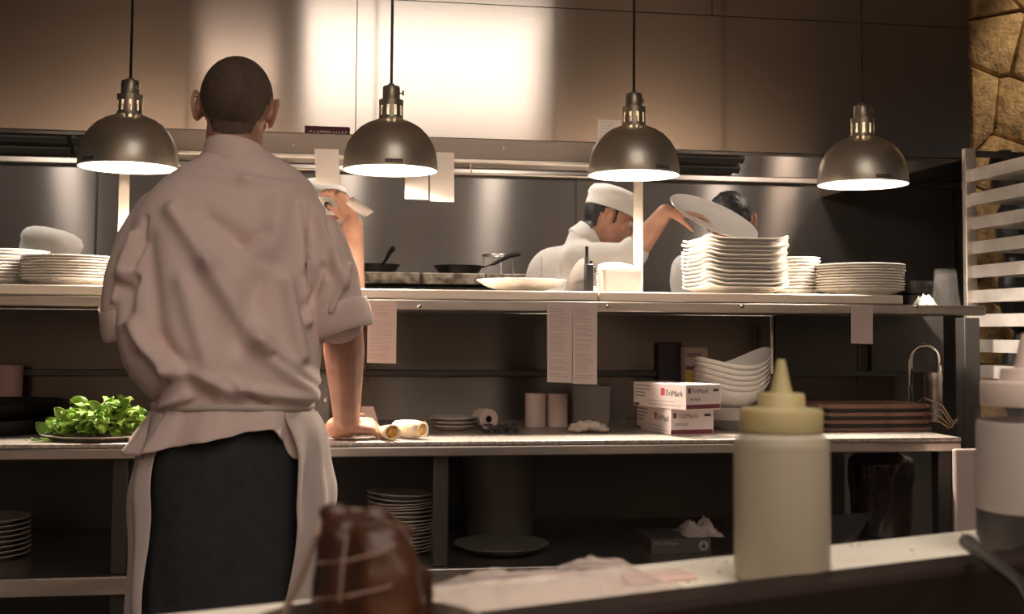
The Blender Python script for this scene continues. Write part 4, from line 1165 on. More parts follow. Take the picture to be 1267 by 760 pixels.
def person(label, J, jacket='white_cloth', hair='black_hair', cap=True, head_s=1.0, hands=None, fwd=(0, -1, 0), up=(0, 0, 1), sleeve_to=.55, voxel=.005):
    """J: joints hip(l,r) pelvis chest neck head shl elb wri knee ank"""
    base_ = V((J['pelvis'].x, J['pelvis'].y, 0))
    root = empty('person', base_, label, 'person')
    Rm = headframe(fwd, up); hc = J['head']
    bm = bmesh.new(); head_prims(bm, hc, Rm, head_s)
    capsule(bm, J['neck'], .060, hc+Rm@V((0, -.018, -.04)), .054)
    sh = J['sh']; mid = (sh[0]+sh[1])/2
    capsule(bm, sh[0], .05, sh[1], .05)
    capsule(bm, J['chest'], .105, J['pelvis'], .10)
    for i in (0, 1):
        el, wr = J['el'][i], J['wr'][i]
        fa_ = J.get('fore', 1)
        capsule(bm, sh[i], .050, el, .042); capsule(bm, el, .042*fa_, el.lerp(wr, .35), .044*fa_); capsule(bm, el.lerp(wr, .35), .044*fa_, wr, .030*fa_)
        hd = J['hand'][i]
        hand_prims(bm, wr, hd[0], hd[1], hd[2], **(hd[3] if len(hd) > 3 else {}))
        hp = J['pelvis']+V((-.09 if i == 0 else .09, 0, -.04)); kn = J['knee'][i]; an = J['ank'][i]
        capsule(bm, hp, .085, kn, .055); capsule(bm, kn, .054, an, .036)
    bme = blob(bm, voxel, 3)
    if hair: link('hair', hair_from(bme, hc, Rm, head_s, .004, rough=.004 if not cap else .001), hair, root)
    link('body', bme, 'skin', root)
    for sx in (-1, 1):
        bm = bmesh.new(); ellip(bm, hc+Rm@(V((sx*.031, .071, .004))*head_s), (.0115*head_s,)*3, Rm, 12); obj('eye', bm, 'eye', root)
    # jacket
    bm = bmesh.new(); ac = (sh[1]-sh[0]).normalized()
    capsule(bm, sh[0]*.92+sh[1]*.08, .072, sh[1]*.92+sh[0]*.08, .072)
    for w_ in (-.07, 0, .07):
        capsule(bm, J['chest']+ac*w_, .125, J['pelvis']+ac*w_*.9+V((0, 0, -.05)), .118)
        capsule(bm, mid+ac*w_, .075, J['chest']+ac*w_, .118)
    capsule(bm, mid, .075, J['neck'], .068)
    for i in (0, 1):
        el, wr = J['el'][i], J['wr'][i]
        capsule(bm, sh[i], .070, el, .060)
        ce = el.lerp(wr, sleeve_to-.45); capsule(bm, el, .060, ce, .058)
    me = blob(bm, .009, 5)
    NC = [v.normal.copy() for v in me.vertices]
    for v, nrm in zip(me.vertices, NC):
        p = v.co
        v.co = p+nrm*(.007*math.sin(p.x*31+p.z*23+p.y*9+2*math.sin(p.z*19))*(.5+.5*noise.noise(p*5)))
    link('jacket', me, jacket, root)
    nb = J['neck']; ax = (hc-nb).normalized(); bm = bmesh.new()
    lathe(bm, [(.071, -.03), (.068, .0), (.069, .022), (.064, .024), (.062, -.03), (.071, -.03)], nb+ax*.012, 32, cap=False, axis=ax); obj('collar', bm, jacket, root)
    # trousers, shoes
    bm = bmesh.new()
    capsule(bm, J['pelvis']+V((0, 0, -.02)), .135, J['pelvis']+V((0, 0, -.10)), .125)
    for i in (0, 1):
        hp = J['pelvis']+V((-.085 if i == 0 else .085, 0, -.05)); kn = J['knee'][i]; an = J['ank'][i]
        capsule(bm, hp, .10, kn, .078); capsule(bm, kn, .078, an+V((0, 0, .02)), .066)
    link('trousers', blob(bm, .010, 3), 'trouser', root)
    fw = V((fwd[0], fwd[1], 0)).normalized()
    for i in (0, 1):
        an = J['ank'][i]; bm = bmesh.new()
        capsule(bm, V((an.x, an.y, .045))-fw*.03, .045, V((an.x, an.y, .038))+fw*.14, .037); box(bm, V((an.x, an.y, .012))+fw*.05, (.085, .085, .024)); capsule(bm, V((an.x, an.y, .05)), .04, V((an.x, an.y, .10)), .044)
        link('shoe', blob(bm, .006, 2), 'shoe', root)
    if cap: obj('cap', cap_mesh(hc, Rm, head_s), 'white_cloth', root)
    return root
def stance(x, y, gap=.11):
    return dict(knee=[V((x-gap, y, .48)), V((x+gap, y, .48))], ank=[V((x-gap, y+.0, .08)), V((x+gap, y, .08))])

# --- cook in the middle, bent to the right, arm out with a plate (profile)
Yb = 4.32
hB = P(756, 272, Yb)
J = stance(P(655, 400, Yb).x+.02, Yb)
J.update(pelvis=V((P(662, 400, Yb).x, Yb, .98)), chest=P(692, 345, Yb), neck=P(723, 298, Yb), head=hB)
J['sh'] = [P(716, 322, Yb-.14)+V((0, .0, 0)), P(716, 318, Yb+.15)]
# index 0 = arm nearest the camera (his right), reaching to the plate
elb = P(776, 322, Yb-.25); wri = P(823, 263, Yb-.33)
J['el'] = [elb, P(755, 370, Yb+.22)]
J['wr'] = [wri, P(800, 372, Yb+.05)]
J['hand'] = [((.93, -.05, -.02), (0.1, .25, -1), -1, dict(curl=(8, 22, 18), spread=9, thumb=(30, 30), s=.98)), ((.9, -.2, -.1), (0, 0, -1), 1)]
person('cook in white cap bent forward in profile, reaching out with a white plate', J, fwd=(.86, -.14, -.30), up=(.3, 0, .95), sleeve_to=.62)
# the held plate
pc = P(881, 273.5, Yb-.33); nrm = V((.27, -.47, .84)).normalized()
bm = plate_bm(.168, .02, 64); rot = V((0, 0, 1)).rotation_difference(nrm).to_matrix().to_4x4()
bmesh.ops.transform(bm, matrix=Matrix.Translation(pc) @ rot, verts=bm.verts)
o = obj('held_plate', bm, 'ceramic', None, pc); tag(o, 'tilted white plate held in the cook\'s hand above the square plate stack', 'plate')

# --- dark haired cook further back
Yc_ = 4.45
hC = P(903, 276, Yc_); x = hC.x
J = stance(x+.02, Yc_)
J.update(pelvis=V((x+.02, Yc_, .93)), chest=V((x+.01, Yc_-.02, 1.22)), neck=hC+V((0, .03, -.12)), head=hC)
J['sh'] = [V((x-.17, Yc_, hC.z-.19)), V((x+.17, Yc_, hC.z-.19))]
J['el'] = [V((x-.20, Yc_-.05, 1.12)), V((x+.20, Yc_-.05, 1.12))]
J['wr'] = [V((x-.12, Yc_-.25, 1.03)), V((x+.12, Yc_-.25, 1.03))]
J['hand'] = [((.2, -1, 0), (0, 0, -1), 1), ((-.2, -1, 0), (0, 0, -1), -1)]
person('dark haired cook without a cap, mostly hidden behind the held plate', J, cap=False, fwd=(.15, .85, -.4), up=(0, .3, 1), head_s=1.12)

# --- cook behind the chef's right shoulder, forearm raised to the cap
Ya = 4.10
hA = P(397, 268, Ya+.05); x = hA.x
J = stance(x-.05, Ya+.12)
J.update(pelvis=V((x-.05, Ya+.12, .95)), chest=V((x-.04, Ya+.08, 1.22)), neck=hA+V((-.02, .02, -.12)), head=hA)
J['sh'] = [V((x-.20, Ya+.10, hA.z-.20)), V((x+.075, Ya+.07, hA.z-.27))]
J['el'] = [V((x-.26, Ya, 1.10)), P(431, 400, Ya-.12)]
J['wr'] = [V((x-.15, Ya-.2, 1.05)), P(437, 278, Ya-.13)]
J['fore'] = 1.15; J['hand'] = [((.2, -1, 0), (0, 0, -1), 1), ((-.35, .05, .95), (-.55, -.35, -.2), -1, dict(curl=(25, 45, 35), spread=4, thumb=(35, 10)))]
person('white-capped cook half hidden behind the chef\'s right shoulder, forearm raised', J, fwd=(.45, -.8, -.35), up=(0, -.2, 1), sleeve_to=.42)
# paper napkin in that hand
a = P(436, 243, Ya-.20); b = P(463, 262, Ya-.20); c = P(452, 268, Ya-.22); d = P(428, 252, Ya-.22)
sheet('paper_napkin', (a, b, c, d), 'paper', 'white folded napkin pinched in the raised hand beside the chef\'s shoulder', 'napkin', curl=.006)

# --- cook at far left, only the cap shows over the plates
Yd = 4.30
hD = P(60, 330, Yd); x = hD.x
J = stance(x, Yd+.02)
J.update(pelvis=V((x, Yd+.04, .86)), chest=V((x, Yd+.02, 1.10)), neck=hD+V((0, .02, -.12)), head=hD)
J['sh'] = [V((x-.17, Yd, hD.z-.19)), V((x+.17, Yd, hD.z-.19))]
J['el'] = [V((x-.21, Yd-.05, 1.0)), V((x+.21, Yd-.05, 1.0))]
J['wr'] = [V((x-.12, Yd-.25, .98)), V((x+.12, Yd-.25, .98))]
J['hand'] = [((.2, -1, 0), (0, 0, -1), 1), ((-.2, -1, 0), (0, 0, -1), -1)]
person('cook at far left of whom only a white cap shows above the plate stacks', J, fwd=(.8, -.5, -.2), up=(.15, 0, 1), head_s=1.08)

# ------------------------------------------------------------------ the chef in front
YM = 2.66
chef = empty('person', V((P(285, 500, YM).x, YM, 0)), 'broad short-haired chef seen from behind, leaning one fist on the counter', 'person')
def yk(py): return YM+.085*(1-sm((py-90)/420.))    # leans a little towards the counter
hc = P(292.5, 134, YM+.11)
Rm = headframe((.03, 1, -.10), (.085, .1, 1))
S = 1.08
bm = bmesh.new(); head_prims(bm, hc, Rm, S)
nk = P(291, 196, YM+.065)
capsule(bm, nk+V((0, 0, -.03)), .070, hc+Rm@V((0, -.015, -.05)), .0605)
shL, shR = P(198, 272, YM+.06), P(372, 268, YM+.04)
capsule(bm, nk, .06, shL, .05); capsule(bm, nk, .06, shR, .05)
for w_ in (-.08, .08): capsule(bm, P(285, 290, YM+.05)+V((w_, 0, 0)), .11, P(290, 520, YM)+V((w_*.8, 0, 0)), .095)
elR = P(424, 392, YM-.0); wrR = P(429, 520, 3.04)
elL = P(160, 386, YM+.04); wrL = V((P(225, 500, 2.98).x, 2.99, ZC+.075))
for s_, e_, w_ in ((shL, elL, wrL), (shR, elR, wrR)):
    q_ = .036 if e_ is elL else .046
    capsule(bm, s_, .046, e_, q_)
    m_ = e_.lerp(w_, .30); capsule(bm, e_, q_-.002, m_, q_+.0025); capsule(bm, m_, q_+.0025, w_, .0335)
wrR2 = V((wrR.x, wrR.y, ZC+.062))
# right hand pressed on the counter: heel of the hand down, fingers curled to the right around paper
capsule(bm, wrR, .0335, V((wrR.x, wrR.y+.015, ZC+.036)), .034)
hw = V((wrR.x-.012, wrR.y+.004, ZC+.040))
hand_prims(bm, hw, (.93, .22, -.08), (.1, .35, -1), 1, curl=(38, 52, 40), spread=3, thumb=(58, 0), s=.98, thumb_curl=8)
ellip(bm, hw+V((-.010, .006, -.010)), (.034, .034, .029), None, 14)
hand_prims(bm, wrL, (.25, .9, -.35), (0, -.2, -1), 1, curl=(20, 35, 25), spread=6)
for sx in (-1, 1):
    hp = P(288, 560, YM)+V((sx*.085, 0, 0)); kn = V((P(288, 600, YM).x+sx*.12, YM+.0, .50)); an = V((P(288, 600, YM).x+sx*.14, YM-.02, .08))
    capsule(bm, hp, .072, kn, .055); capsule(bm, kn, .055, an, .04)
    b2 = bmesh.new(); capsule(b2, V((an.x, an.y-.03, .045)), .045, V((an.x, an.y+.15, .038)), .038); capsule(b2, V((an.x, an.y, .05)), .04, V((an.x, an.y, .10)), .045); box(b2, (an.x, an.y+.05, .012), (.085, .2, .024))
    link('shoe', blob(b2, .006, 2), 'shoe', chef)
me = blob(bm, .0042, 3)
link('hair', hair_from(me, hc, Rm, S, .0022, nape=-.082), 'hair', chef)
link('body', me, 'skin', chef)
for sx in (-1, 1):
    bm = bmesh.new(); ellip(bm, hc+Rm@(V((sx*.031, .071, .004))*S), (.0115*S,)*3, Rm, 12); obj('eye', bm, 'eye', chef)
# jacket: torso rings
def ring_px(py, xl_, xr_, dep, Yc, n=40, e=.82, sh=0):
    a = P(xl_, py, Yc); b = P(xr_, py, Yc); cx = (a.x+b.x)/2; hx = (b.x-a.x)/2; z = P((xl_+xr_)/2, py, Yc).z; o_ = []
    for k in range(n):
        t = 2*PI*k/n; c_, s_ = math.cos(t), math.sin(t)
        o_.append(V((cx+hx*math.copysign(abs(c_)**e, c_), Yc+dep*math.copysign(abs(s_)**e, s_), z)))
    return o_
rows = [(186, 258, 330, .062), (196, 247, 346, .075), (208, 226, 368, .085), (224, 202, 386, .098), (245, 181, 396, .112), (275, 165, 400, .128), (310, 155, 401, .138), (350, 149, 399, .142),
        (390, 145, 398, .142), (425, 146, 398, .140), (450, 152, 397, .137), (470, 163, 394, .132), (486, 178, 390, .128), (496, 190, 386, .122), (503, 194, 384, .120)]
bm = bmesh.new(); loft(bm, [ring_px(a, b, c, d, yk(a)) for a, b, c, d in rows])
# sleeves
def sleeve(pts):
    for (p0, r0), (p1, r1) in zip(pts, pts[1:]): capsule(bm, p0, r0, p1, r1, 18)
sleeve([(P(198, 268, YM+.06), .062), (P(178, 305, YM+.05), .064), (P(163, 345, YM+.035), .059), (P(155, 382, YM+.03), .053), (P(156, 398, YM+.035), .049)])
sleeve([(P(368, 266, YM+.04), .062), (P(388, 300, YM+.02), .070), (P(405, 345, YM+.0), .073), (P(414, 378, YM-.0), .068), (P(418, 392, YM+.005), .061)])
me = blob(bm, .0065, 5)
folds = [  # (x0,y0,x1,y1,width px,amplitude m) on the back, in picture rows, laid on the cloth
    (215, 262, 262, 330, 16, .010), (262, 330, 320, 420, 20, .013), (320, 420, 385, 480, 16, .012),
    (345, 250, 330, 330, 22, .008), (330, 330, 300, 420, 24, -.010), (258, 268, 300, 300, 16, -.009), (300, 300, 330, 290, 12, -.006),
    (160, 400, 215, 455, 15, .013), (215, 455, 300, 480, 14, .012), (300, 480, 380, 492, 9, .008), (150, 350, 165, 430, 13, -.009),
    (180, 300, 200, 420, 20, -.008), (200, 420, 260, 490, 14, -.010), (230, 350, 262, 450, 16, .007), (355, 350, 372, 440, 12, .010), (340, 440, 390, 480, 8, -.008),
    (225, 205, 300, 222, 12, .004), (300, 222, 380, 230, 10, .005), (372, 250, 384, 330, 5, .010), (384, 330, 380, 400, 6, .008),
    (165, 290, 150, 345, 7, .009), (178, 270, 160, 330, 5, -.007), (150, 310, 140, 370, 7, .006), (165, 345, 150, 395, 8, -.008),
    (395, 270, 425, 350, 9, .008), (405, 260, 408, 340, 7, -.006), (400, 330, 378, 385, 8, -.009), (430, 330, 410, 385, 6, .007),
    (240, 488, 200, 500, 6, .006), (280, 470, 330, 500, 7, -.007), (210, 470, 190, 497, 6, -.007)]
FW = [(P(a, b, YM-.06), P(c, d, YM-.06), w*.66/560., amp*2.3) for a, b, c, d, w, amp in folds]
NC = [v.normal.copy() for v in me.vertices]
for v, nrm in zip(me.vertices, NC):
    p = v.co; d = 0
    fr_ = 1 if nrm.y < .3 else .3
    for a, b, w, amp in FW:
        ab = V((b.x-a.x, b.z-a.z)); ap = V((p.x-a.x, p.z-a.z)); t = max(0, min(1, ap.dot(ab)/ab.length_squared))
        q = (ap-ab*t).length
        if q < w*3: d += amp*math.exp(-(q/w)**2)
    d += .0035*noise.noise(p*9)
    d *= 1-sm((P(290, 215, YM).z-p.z)*-12+0) if p.z > P(290, 215, YM).z else 1
    v.co = p+nrm*d*fr_
jk = link('jacket', me, 'jacket', chef)
# cuffs (rolled)
def cuff(path, rad, sq=1.0):
    bm = bmesh.new(); n = 36; P_ = [V(p) for p in path]; d = (P_[1]-P_[0]).normalized(); a_, b_ = frame(d)
    prof = [(.86, .10), (.99, .0), (1.03, .05), (1.05, .35), (1.06, .7), (1.03, .97), (.99, 1.0), (.90, .98), (.84, .8)]
    rings = []
    for s, t in prof:
        ring = []
        for k in range(n):
            th = 2*PI*k/n; rr = rad*s*(1+.035*math.sin(3*th+t*3)+.02*math.sin(7*th+t*5)); ring.append(P_[0].lerp(P_[1], t)+(a_*math.cos(th)+b_*math.sin(th)*sq)*rr+d*.006*math.sin(2*th+1))
        rings.append(ring)
    loft(bm, rings, cap=False); return bm
o = obj('rolled_cuff', cuff([P(414, 372, YM-.0), P(423, 408, YM+.01)], .068), 'jacket', chef, auto=80); so = o.modifiers.new('s', 'SOLIDIFY'); so.thickness = .003
o = obj('rolled_cuff', cuff([P(153, 376, YM+.03), P(160, 413, YM+.05)], .056), 'jacket', chef, auto=80); so = o.modifiers.new('s', 'SOLIDIFY'); so.thickness = .003
# collar
bm = bmesh.new(); n = 48; rings = []
for s, z, t_ in ((1.05, -.045, 0), (1.12, -.040, 0), (1.06, -.020, 0), (1.02, .002, 0), (.97, .018, 0), (.95, .022, 0), (.92, .018, 0), (.91, -.03, 0)):
    ring = []
    for k in range(n):
        a = 2*PI*k/n; c0 = P(291, 194, YM+.070)
        back = max(0, -math.sin(a))
        ring.append(c0+V((.071*s*math.cos(a)*(1.0-.35*z/.03*0), .074*s*math.sin(a), z+.012*back-.008*math.cos(a)+(0 if z < 0 else .004*back))))
    rings.append(ring)
loft(bm, rings, cap=False); o = obj('collar', bm, 'jacket', chef, auto=80)
# trousers
bm = bmesh.new()
rw = [(500, 197, 382, .112), (520, 190, 384, .118), (560, 184, 380, .13), (600, 184, 376, .13), (640, 185, 377, .13), (700, 187, 376, .125), (790, 190, 374, .11)]
loft(bm, [ring_px(a, b, c, d, YM, e=.9) for a, b, c, d in rw])
for sx in (-1, 1):
    x = P(281, 600, YM).x
    capsule(bm, V((x+sx*.085, YM, P(281, 600, YM).z)), .092, V((x+sx*.095, YM, .50)), .084); capsule(bm, V((x+sx*.095, YM, .50)), .084, V((x+sx*.12, YM-.02, .12)), .072)
link('trousers', blob(bm, .009, 4), 'trouser', chef)
# jacket skirt below the waist tie: a flared hem with waves, lower at left
def skirt(name, top, hem, rad_y, m, rings_n=14, wave=.01, wn=9, seed=0, a0=0, a1=2*PI, closed=True, yoff=0, th=.003):
    """top/hem: functions of angle -> (x_fraction px, row)"""
    bm = bmesh.new(); n = 120; rr = []
    for i in range(rings_n+1):
        t = i/rings_n; ring = []
        for k in range(n if closed else n+1):
            a = a0+(a1-a0)*k/n
            p0 = top(a); p1 = hem(a)
            p = p0.lerp(p1, t)
            nn = V((math.cos(a), math.sin(a), 0))
            p = p+nn*(wave*t**.8*math.sin(wn*a+seed+1.2*math.sin(a*2)+t*.8)+.002*math.sin(wn*3*a)*(1-t))
            ring.append(p)
        rr.append(ring)
    loft(bm, rr, cap=False, closed=closed)
    o = obj(name, bm, m, chef, auto=100); so = o.modifiers.new('s', 'SOLIDIFY'); so.thickness = th; return o
def ringp(px_l, px_r, py, dep, Yc):
    a_ = P(px_l, py, Yc); b_ = P(px_r, py, Yc); cx = (a_.x+b_.x)/2; hx = (b_.x-a_.x)/2
    return lambda a: V((cx+hx*math.cos(a), Yc+dep*math.sin(a), P((px_l+px_r)/2, py, Yc).z))
waist = ringp(192, 386, 501, .124, YM)
hemrow = [(-180, 552), (-165, 566), (-150, 568), (-135, 560), (-120, 552), (-105, 546), (-90, 540), (-75, 533), (-62, 530), (-50, 545), (-38, 570), (-25, 582), (-10, 565), (0, 560), (60, 560), (120, 565), (180, 552)]
def interp(tab, x):
    for (x0, y0), (x1, y1) in zip(tab, tab[1:]):
        if x0 <= x <= x1:
            t = (x-x0)/(x1-x0); return y0+(y1-y0)*(t*t*(3-2*t))
    return tab[-1][1]
def hem(a):
    deg = math.degrees(a); deg = (deg+180) % 360-180
    row = interp(hemrow, deg)
    z = P(285, row, YM-.12).z
    w = waist(a); flare = .050 if math.cos(a) < 0 else .008
    return V((w.x+flare*math.cos(a)*(1.15 if math.cos(a) < 0 else .9), w.y+.030*math.sin(a), z))
skirt('jacket_skirt', waist, hem, 0, 'jacket', wave=.012, wn=11, seed=1.0)
# apron: starts under the skirt, wraps hips, open at the back between about -150 and -30 degrees
aprow = [(508, 187, 391, .132), (530, 178, 400, .145), (560, 170, 407, .155), (600, 165, 412, .16), (640, 162, 409, .16), (700, 160, 399, .155), (760, 160, 391, .15), (860, 160, 386, .15), (960, 164, 382, .15)]
bm = bmesh.new(); rr = []; NA = 130; a0, a1 = R(-49), R(218)
for i in range(37):
    t = i/36*(len(aprow)-1); q = min(int(t), len(aprow)-2); f_ = t-q
    py, l_, r_, dp_ = [aprow[q][k]*(1-f_)+aprow[q+1][k]*f_ for k in range(4)]
    A_ = P(l_, py, YM); B_ = P(r_, py, YM); cx, hx, z = (A_.x+B_.x)/2, (B_.x-A_.x)/2, P((l_+r_)/2, py, YM).z
    ring = []
    for k in range(NA+1):
        a = a0+(a1-a0)*k/NA; w_ = 1+.035*math.sin(a*14+1.5*math.sin(i*.12))*min(1, i/8)
        ring.append(V((cx+hx*math.cos(a)*w_+.004*math.sin(i*.5+a*3), YM+dp_*math.sin(a)*w_, z)))
    rr.append(ring)
loft(bm, rr, cap=False, closed=False)
o = obj('apron', bm, 'apron', chef, auto=100); so = o.modifiers.new('s', 'SOLIDIFY'); so.thickness = .002
# waist tie
bm = bmesh.new(); pts_ = [waist(a)+V((.003*math.cos(a), .003*math.sin(a), .002*math.sin(3*a))) for a in [2*PI*k/64 for k in range(65)]]
rings = []
for p in pts_: pass
loft(bm, [[V((p.x, p.y, p.z))+V((0, 0, dz))+V((p.x-waist(0).x*.5-waist(PI).x*.5, p.y-YM, 0)).normalized()*o_ for p in pts_] for dz, o_ in ((-.007, .0), (-.006, .0035), (.006, .0035), (.007, .0))], cap=False)
k0 = waist(R(190))+V((.0, -.006, 0))
ellip(bm, k0, (.009, .006, .010), None, 10)
tube(bm, [k0, k0+V((-.012, -.006, -.02)), k0+V((-.016, -.004, -.055))], .0035, 6); tube(bm, [k0, k0+V((.008, -.008, -.025)), k0+V((-.002, -.006, -.07))], .003, 6)
obj('apron_tie', bm, 'apron', chef, auto=80)

# ------------------------------------------------------------------ foreground counter
ZB = .995
A0 = PZ(230, 757, ZB); A1 = PZ(1207, 655, ZB); dr = (A1-A0).normalized(); nr = V((-dr.y, dr.x, 0))   # nr points away from camera
ZR = ZB+.012
N0 = PZ(800, 727, ZR); N1 = PZ(1195, 683, ZR)
wd = abs((N0-A0).dot(nr)); wd2 = abs((N1-A0).dot(nr)); print('strip', wd, wd2)
wdm = (wd+wd2)/2
def FG(s, t, z): return A0+dr*s+nr*t+V((0, 0, z-ZB))    # s along, t away from the far edge (negative = towards camera)
def fbox(bm, s0, s1, t0, t1, z0, z1): loft(bm, [[FG(s0, t0, z), FG(s1, t0, z), FG(s1, t1, z), FG(s0, t1, z)] for z in (z0, z1)])
fc_ = empty('prep_station', FG(.6, -.2, 0), 'low foreground prep station with dark steel rim and sunken wells', 'counter')
bm = bmesh.new(); fbox(bm, -.6, 1.5, -wdm-.004, -.001, ZB-.05, ZB-.016); obj('frame_top', bm, 'dark_steel', fc_, smooth=False)
bm = bmesh.new(); fbox(bm, -.6, 1.5, -wdm-.55, -.02, 0, ZB-.30); obj('cabinet', bm, 'dark_steel', fc_, smooth=False)
bm = bmesh.new(); fbox(bm, -.6, 1.5, -wdm-.004, -.02, ZB-.30, ZB-.05); obj('cabinet', bm, 'dark_steel', fc_, smooth=False)
for t0, t1, zt_, mm in ((-wdm-.045, -wdm-.005, ZR, 'rim'), (-wdm-.55, -wdm-.50, ZB-.02, 'rim')):
    bm = bmesh.new(); fbox(bm, -.6, 1.5, t0, t1, ZB-.3, zt_); obj('well_rim', bm, mm, fc_, bev=.005)
bd = bmesh.new(); fbox(bd, -.35, 1.35, -wdm+.0, 0, ZB-.016, ZB)
o = solo('long_cutting_board', bd, 'cutting', 'long cream cutting board running diagonally across the foreground', 'cutting board', bev=.003)
bm = bmesh.new(); rc = random.Random(9)
for k in range(90):
    s = rc.choice((rc.uniform(.2, .9), rc.uniform(.25, .62))); t = rc.uniform(-wdm*.9, -.004); r = rc.uniform(.0004, .0013)
    p = FG(s, t, ZB+.0003); ellip(bm, p, (r, r, r*.4), n=6)
cr_ = obj('crumbs', bm, 'speck', None, FG(.5, -.03, ZB)); tag(cr_, 'scattered dark crumbs on the cream cutting board', 'crumbs', kind='stuff')
# inset pans in front of the rim
wells = [(0.30, .52), (.54, .76), (.78, 1.0), (1.02, 1.24)]
for i, (s0, s1) in enumerate(wells):
    bm = bmesh.new(); t0, t1 = -wdm-.49, -wdm-.05; z0, z1 = ZB-.16, ZB-.035
    def rr_(s0, s1, t0, t1, z, r=.03):
        return [FG((s0+s1)/2+(q.x), (t0+t1)/2+q.y, z) for q in rrect(0, 0, (s1-s0)/2, (t1-t0)/2, 0, r)]
    loft(bm, [rr_(s0+.02, s1-.02, t0+.02, t1-.02, z0), rr_(s0+.008, s1-.008, t0+.008, t1-.008, z1-.003), rr_(s0, s1, t0, t1, z1-.003), rr_(s0, s1, t0, t1, z1), rr_(s0+.012, s1-.012, t0+.012, t1-.012, z1), rr_(s0+.024, s1-.024, t0+.024, t1-.024, z0+.003)])
    solo('inset_pan', bm, 'rim', ['first', 'second', 'third', 'fourth'][i]+' sunken steel pan from the left in the foreground prep station', 'pan', 'inset pans of the prep station')
# chunks of glossy dark food in the pans on the right
bm = bmesh.new()
for k in range(110):
    s = rc.uniform(.56, 1.22); t = rc.uniform(-wdm-.40, -wdm-.09)
    if any(abs(s-q) < .045 for q in (.77, 1.01)): continue
    a = Matrix.Rotation(rc.uniform(0, 3), 3, 'Z') @ Matrix.Rotation(rc.uniform(-.4, .4), 3, 'X')
    ellip(bm, FG(s, t, ZB-.115+rc.uniform(-.02, .02)), (rc.uniform(.012, .03), .012, .012), a, 10)
o = link('dark_olives', blob(bm, .004, 2), mat('glossy_dark', (.035, .022, .018), .2), None, FG(.9, -wdm-.25, ZB-.157)); tag(o, 'glossy dark food filling the foreground wells', 'food', kind='stuff')
# film wrap
def film_sheet():
    bm = bmesh.new(); nx, ny = 90, 26; g = []
    s0 = (PZ(540, 745, ZB)-A0).dot(dr); s1 = (PZ(815, 722, ZB)-A0).dot(dr)
    for j in range(ny+1):
        row = []
        for i in range(nx+1):
            u = i/nx; v = j/ny; s = s0+(s1-s0)*u; t = -wdm+.001+(wdm*.86)*v*(1+.1*math.sin(u*9))
            e = math.sin(PI*u)**.5*math.sin(PI*min(1, v*.9+.05))**.6
            h = .016*e*(.45+.9*abs(noise.noise(V((u*4, v*1.7, 2))))+.5*abs(noise.noise(V((u*11, v*5, 7))))+.7*math.exp(-((u-.72)/.13)**2)+.35*math.exp(-((u-.38)/.10)**2))
            row.append(bm.verts.new(FG(s, t, ZB+.002+h)))
        g.append(row)
    for j in range(ny):
        for i in range(nx): bm.faces.new((g[j][i], g[j][i+1], g[j+1][i+1], g[j+1][i]))
    return bm
o = obj('plastic_wrap', film_sheet(), 'film', None, FG(.4, -.03, ZB), auto=120); so = o.modifiers.new('s', 'SOLIDIFY'); so.thickness = .0005
tag(o, 'crumpled sheet of clear plastic wrap lying on the cutting board', 'plastic wrap')
bm = bmesh.new(); c_ = PZ(806, 716, ZB); s = (c_-A0).dot(dr); t = (c_-A0).dot(nr)
loft(bm, [[FG(s+a, t+b, ZB+z) for a, b in ((-.032, -.016), (.028, -.02), (.03, .008), (-.02, .012))] for z in (.0004, .004)])
solo('ham_slice', bm, 'ham', 'thin pink slice of meat on the board right of the plastic wrap', 'meat', bev=.001)
# bottles
def bottle(c, r, hb, m, mcap, label, sauce, lvl, hc_=.030, tip=.045, sx=1):
    t = empty('squeeze_bottle', (c.x, c.y, ZB), label, 'bottle'); o3 = V((c.x, c.y, ZB))
    bm = bmesh.new(); lathe(bm, [(0, 0), (r*.9, 0), (r*.98, .003), (r, .010), (r, hb-.010), (r*.98, hb-.004), (r*.90, hb), (r*.80, hb+.003), (r*.80, hb+.006), (r*.78, hb+.006), (r*.78, hb+.002),
                                 (r*.94, hb-.008), (r*.975, hb-.012), (r*.975, .012), (r*.9, .004), (0, .004)], o3, 56); obj('bottle_body', bm, m, t)
    z = hb+.003; bm = bmesh.new()
    prof = [(r*.80, z), (r*.86, z), (r*.865, z+.001), (r*.865, z+hc_-.002), (r*.84, z+hc_), (r*.52, z+hc_+.001), (r*.50, z+hc_+.002), (r*.49, z+hc_+.010), (r*.46, z+hc_+.0115), (r*.24, z+hc_+.012), (r*.20, z+hc_+.017), (r*.085, z+hc_+.012+tip), (0, z+hc_+.012+tip)]
    lathe(bm, prof, o3, 56, cap=True); obj('nozzle_cap', bm, mcap, t)
    bm = bmesh.new(); lathe(bm, [(0, .005), (r*.89, .005), (r*.965, .013), (r*.965, lvl), (0, lvl)], o3, 48); obj('sauce', bm, sauce, t)
    if m == 'bottle_clear':
        bm = bmesh.new(); lathe(bm, [(r*.95, lvl+.0012), (r*.955, lvl+.0012), (r*.955, hb-.014), (r*.92, hb-.010), (r*.915, hb-.010), (r*.95, hb-.014), (r*.95, lvl+.0012)], o3, 48, cap=False); obj('milky_lining', bm, 'residue', t)
    return t
def base_at(px, d, z):
    q = ray(px, 600); q = V((q.x, q.y, 0)); # horizontal direction
    fwd_ = MROT @ V((0, 0, -1)); k = d/(q.dot(V((fwd_.x, fwd_.y, 0)).normalized())); return V((q.x*k, q.y*k, z))
c1_ = base_at(967, .888, ZB)
r1_ = 59.0/F*.888*.985
hb1 = (410+2-537)/F*.885+CAM.z-ZB
print('bottle', c1_, r1_, hb1)
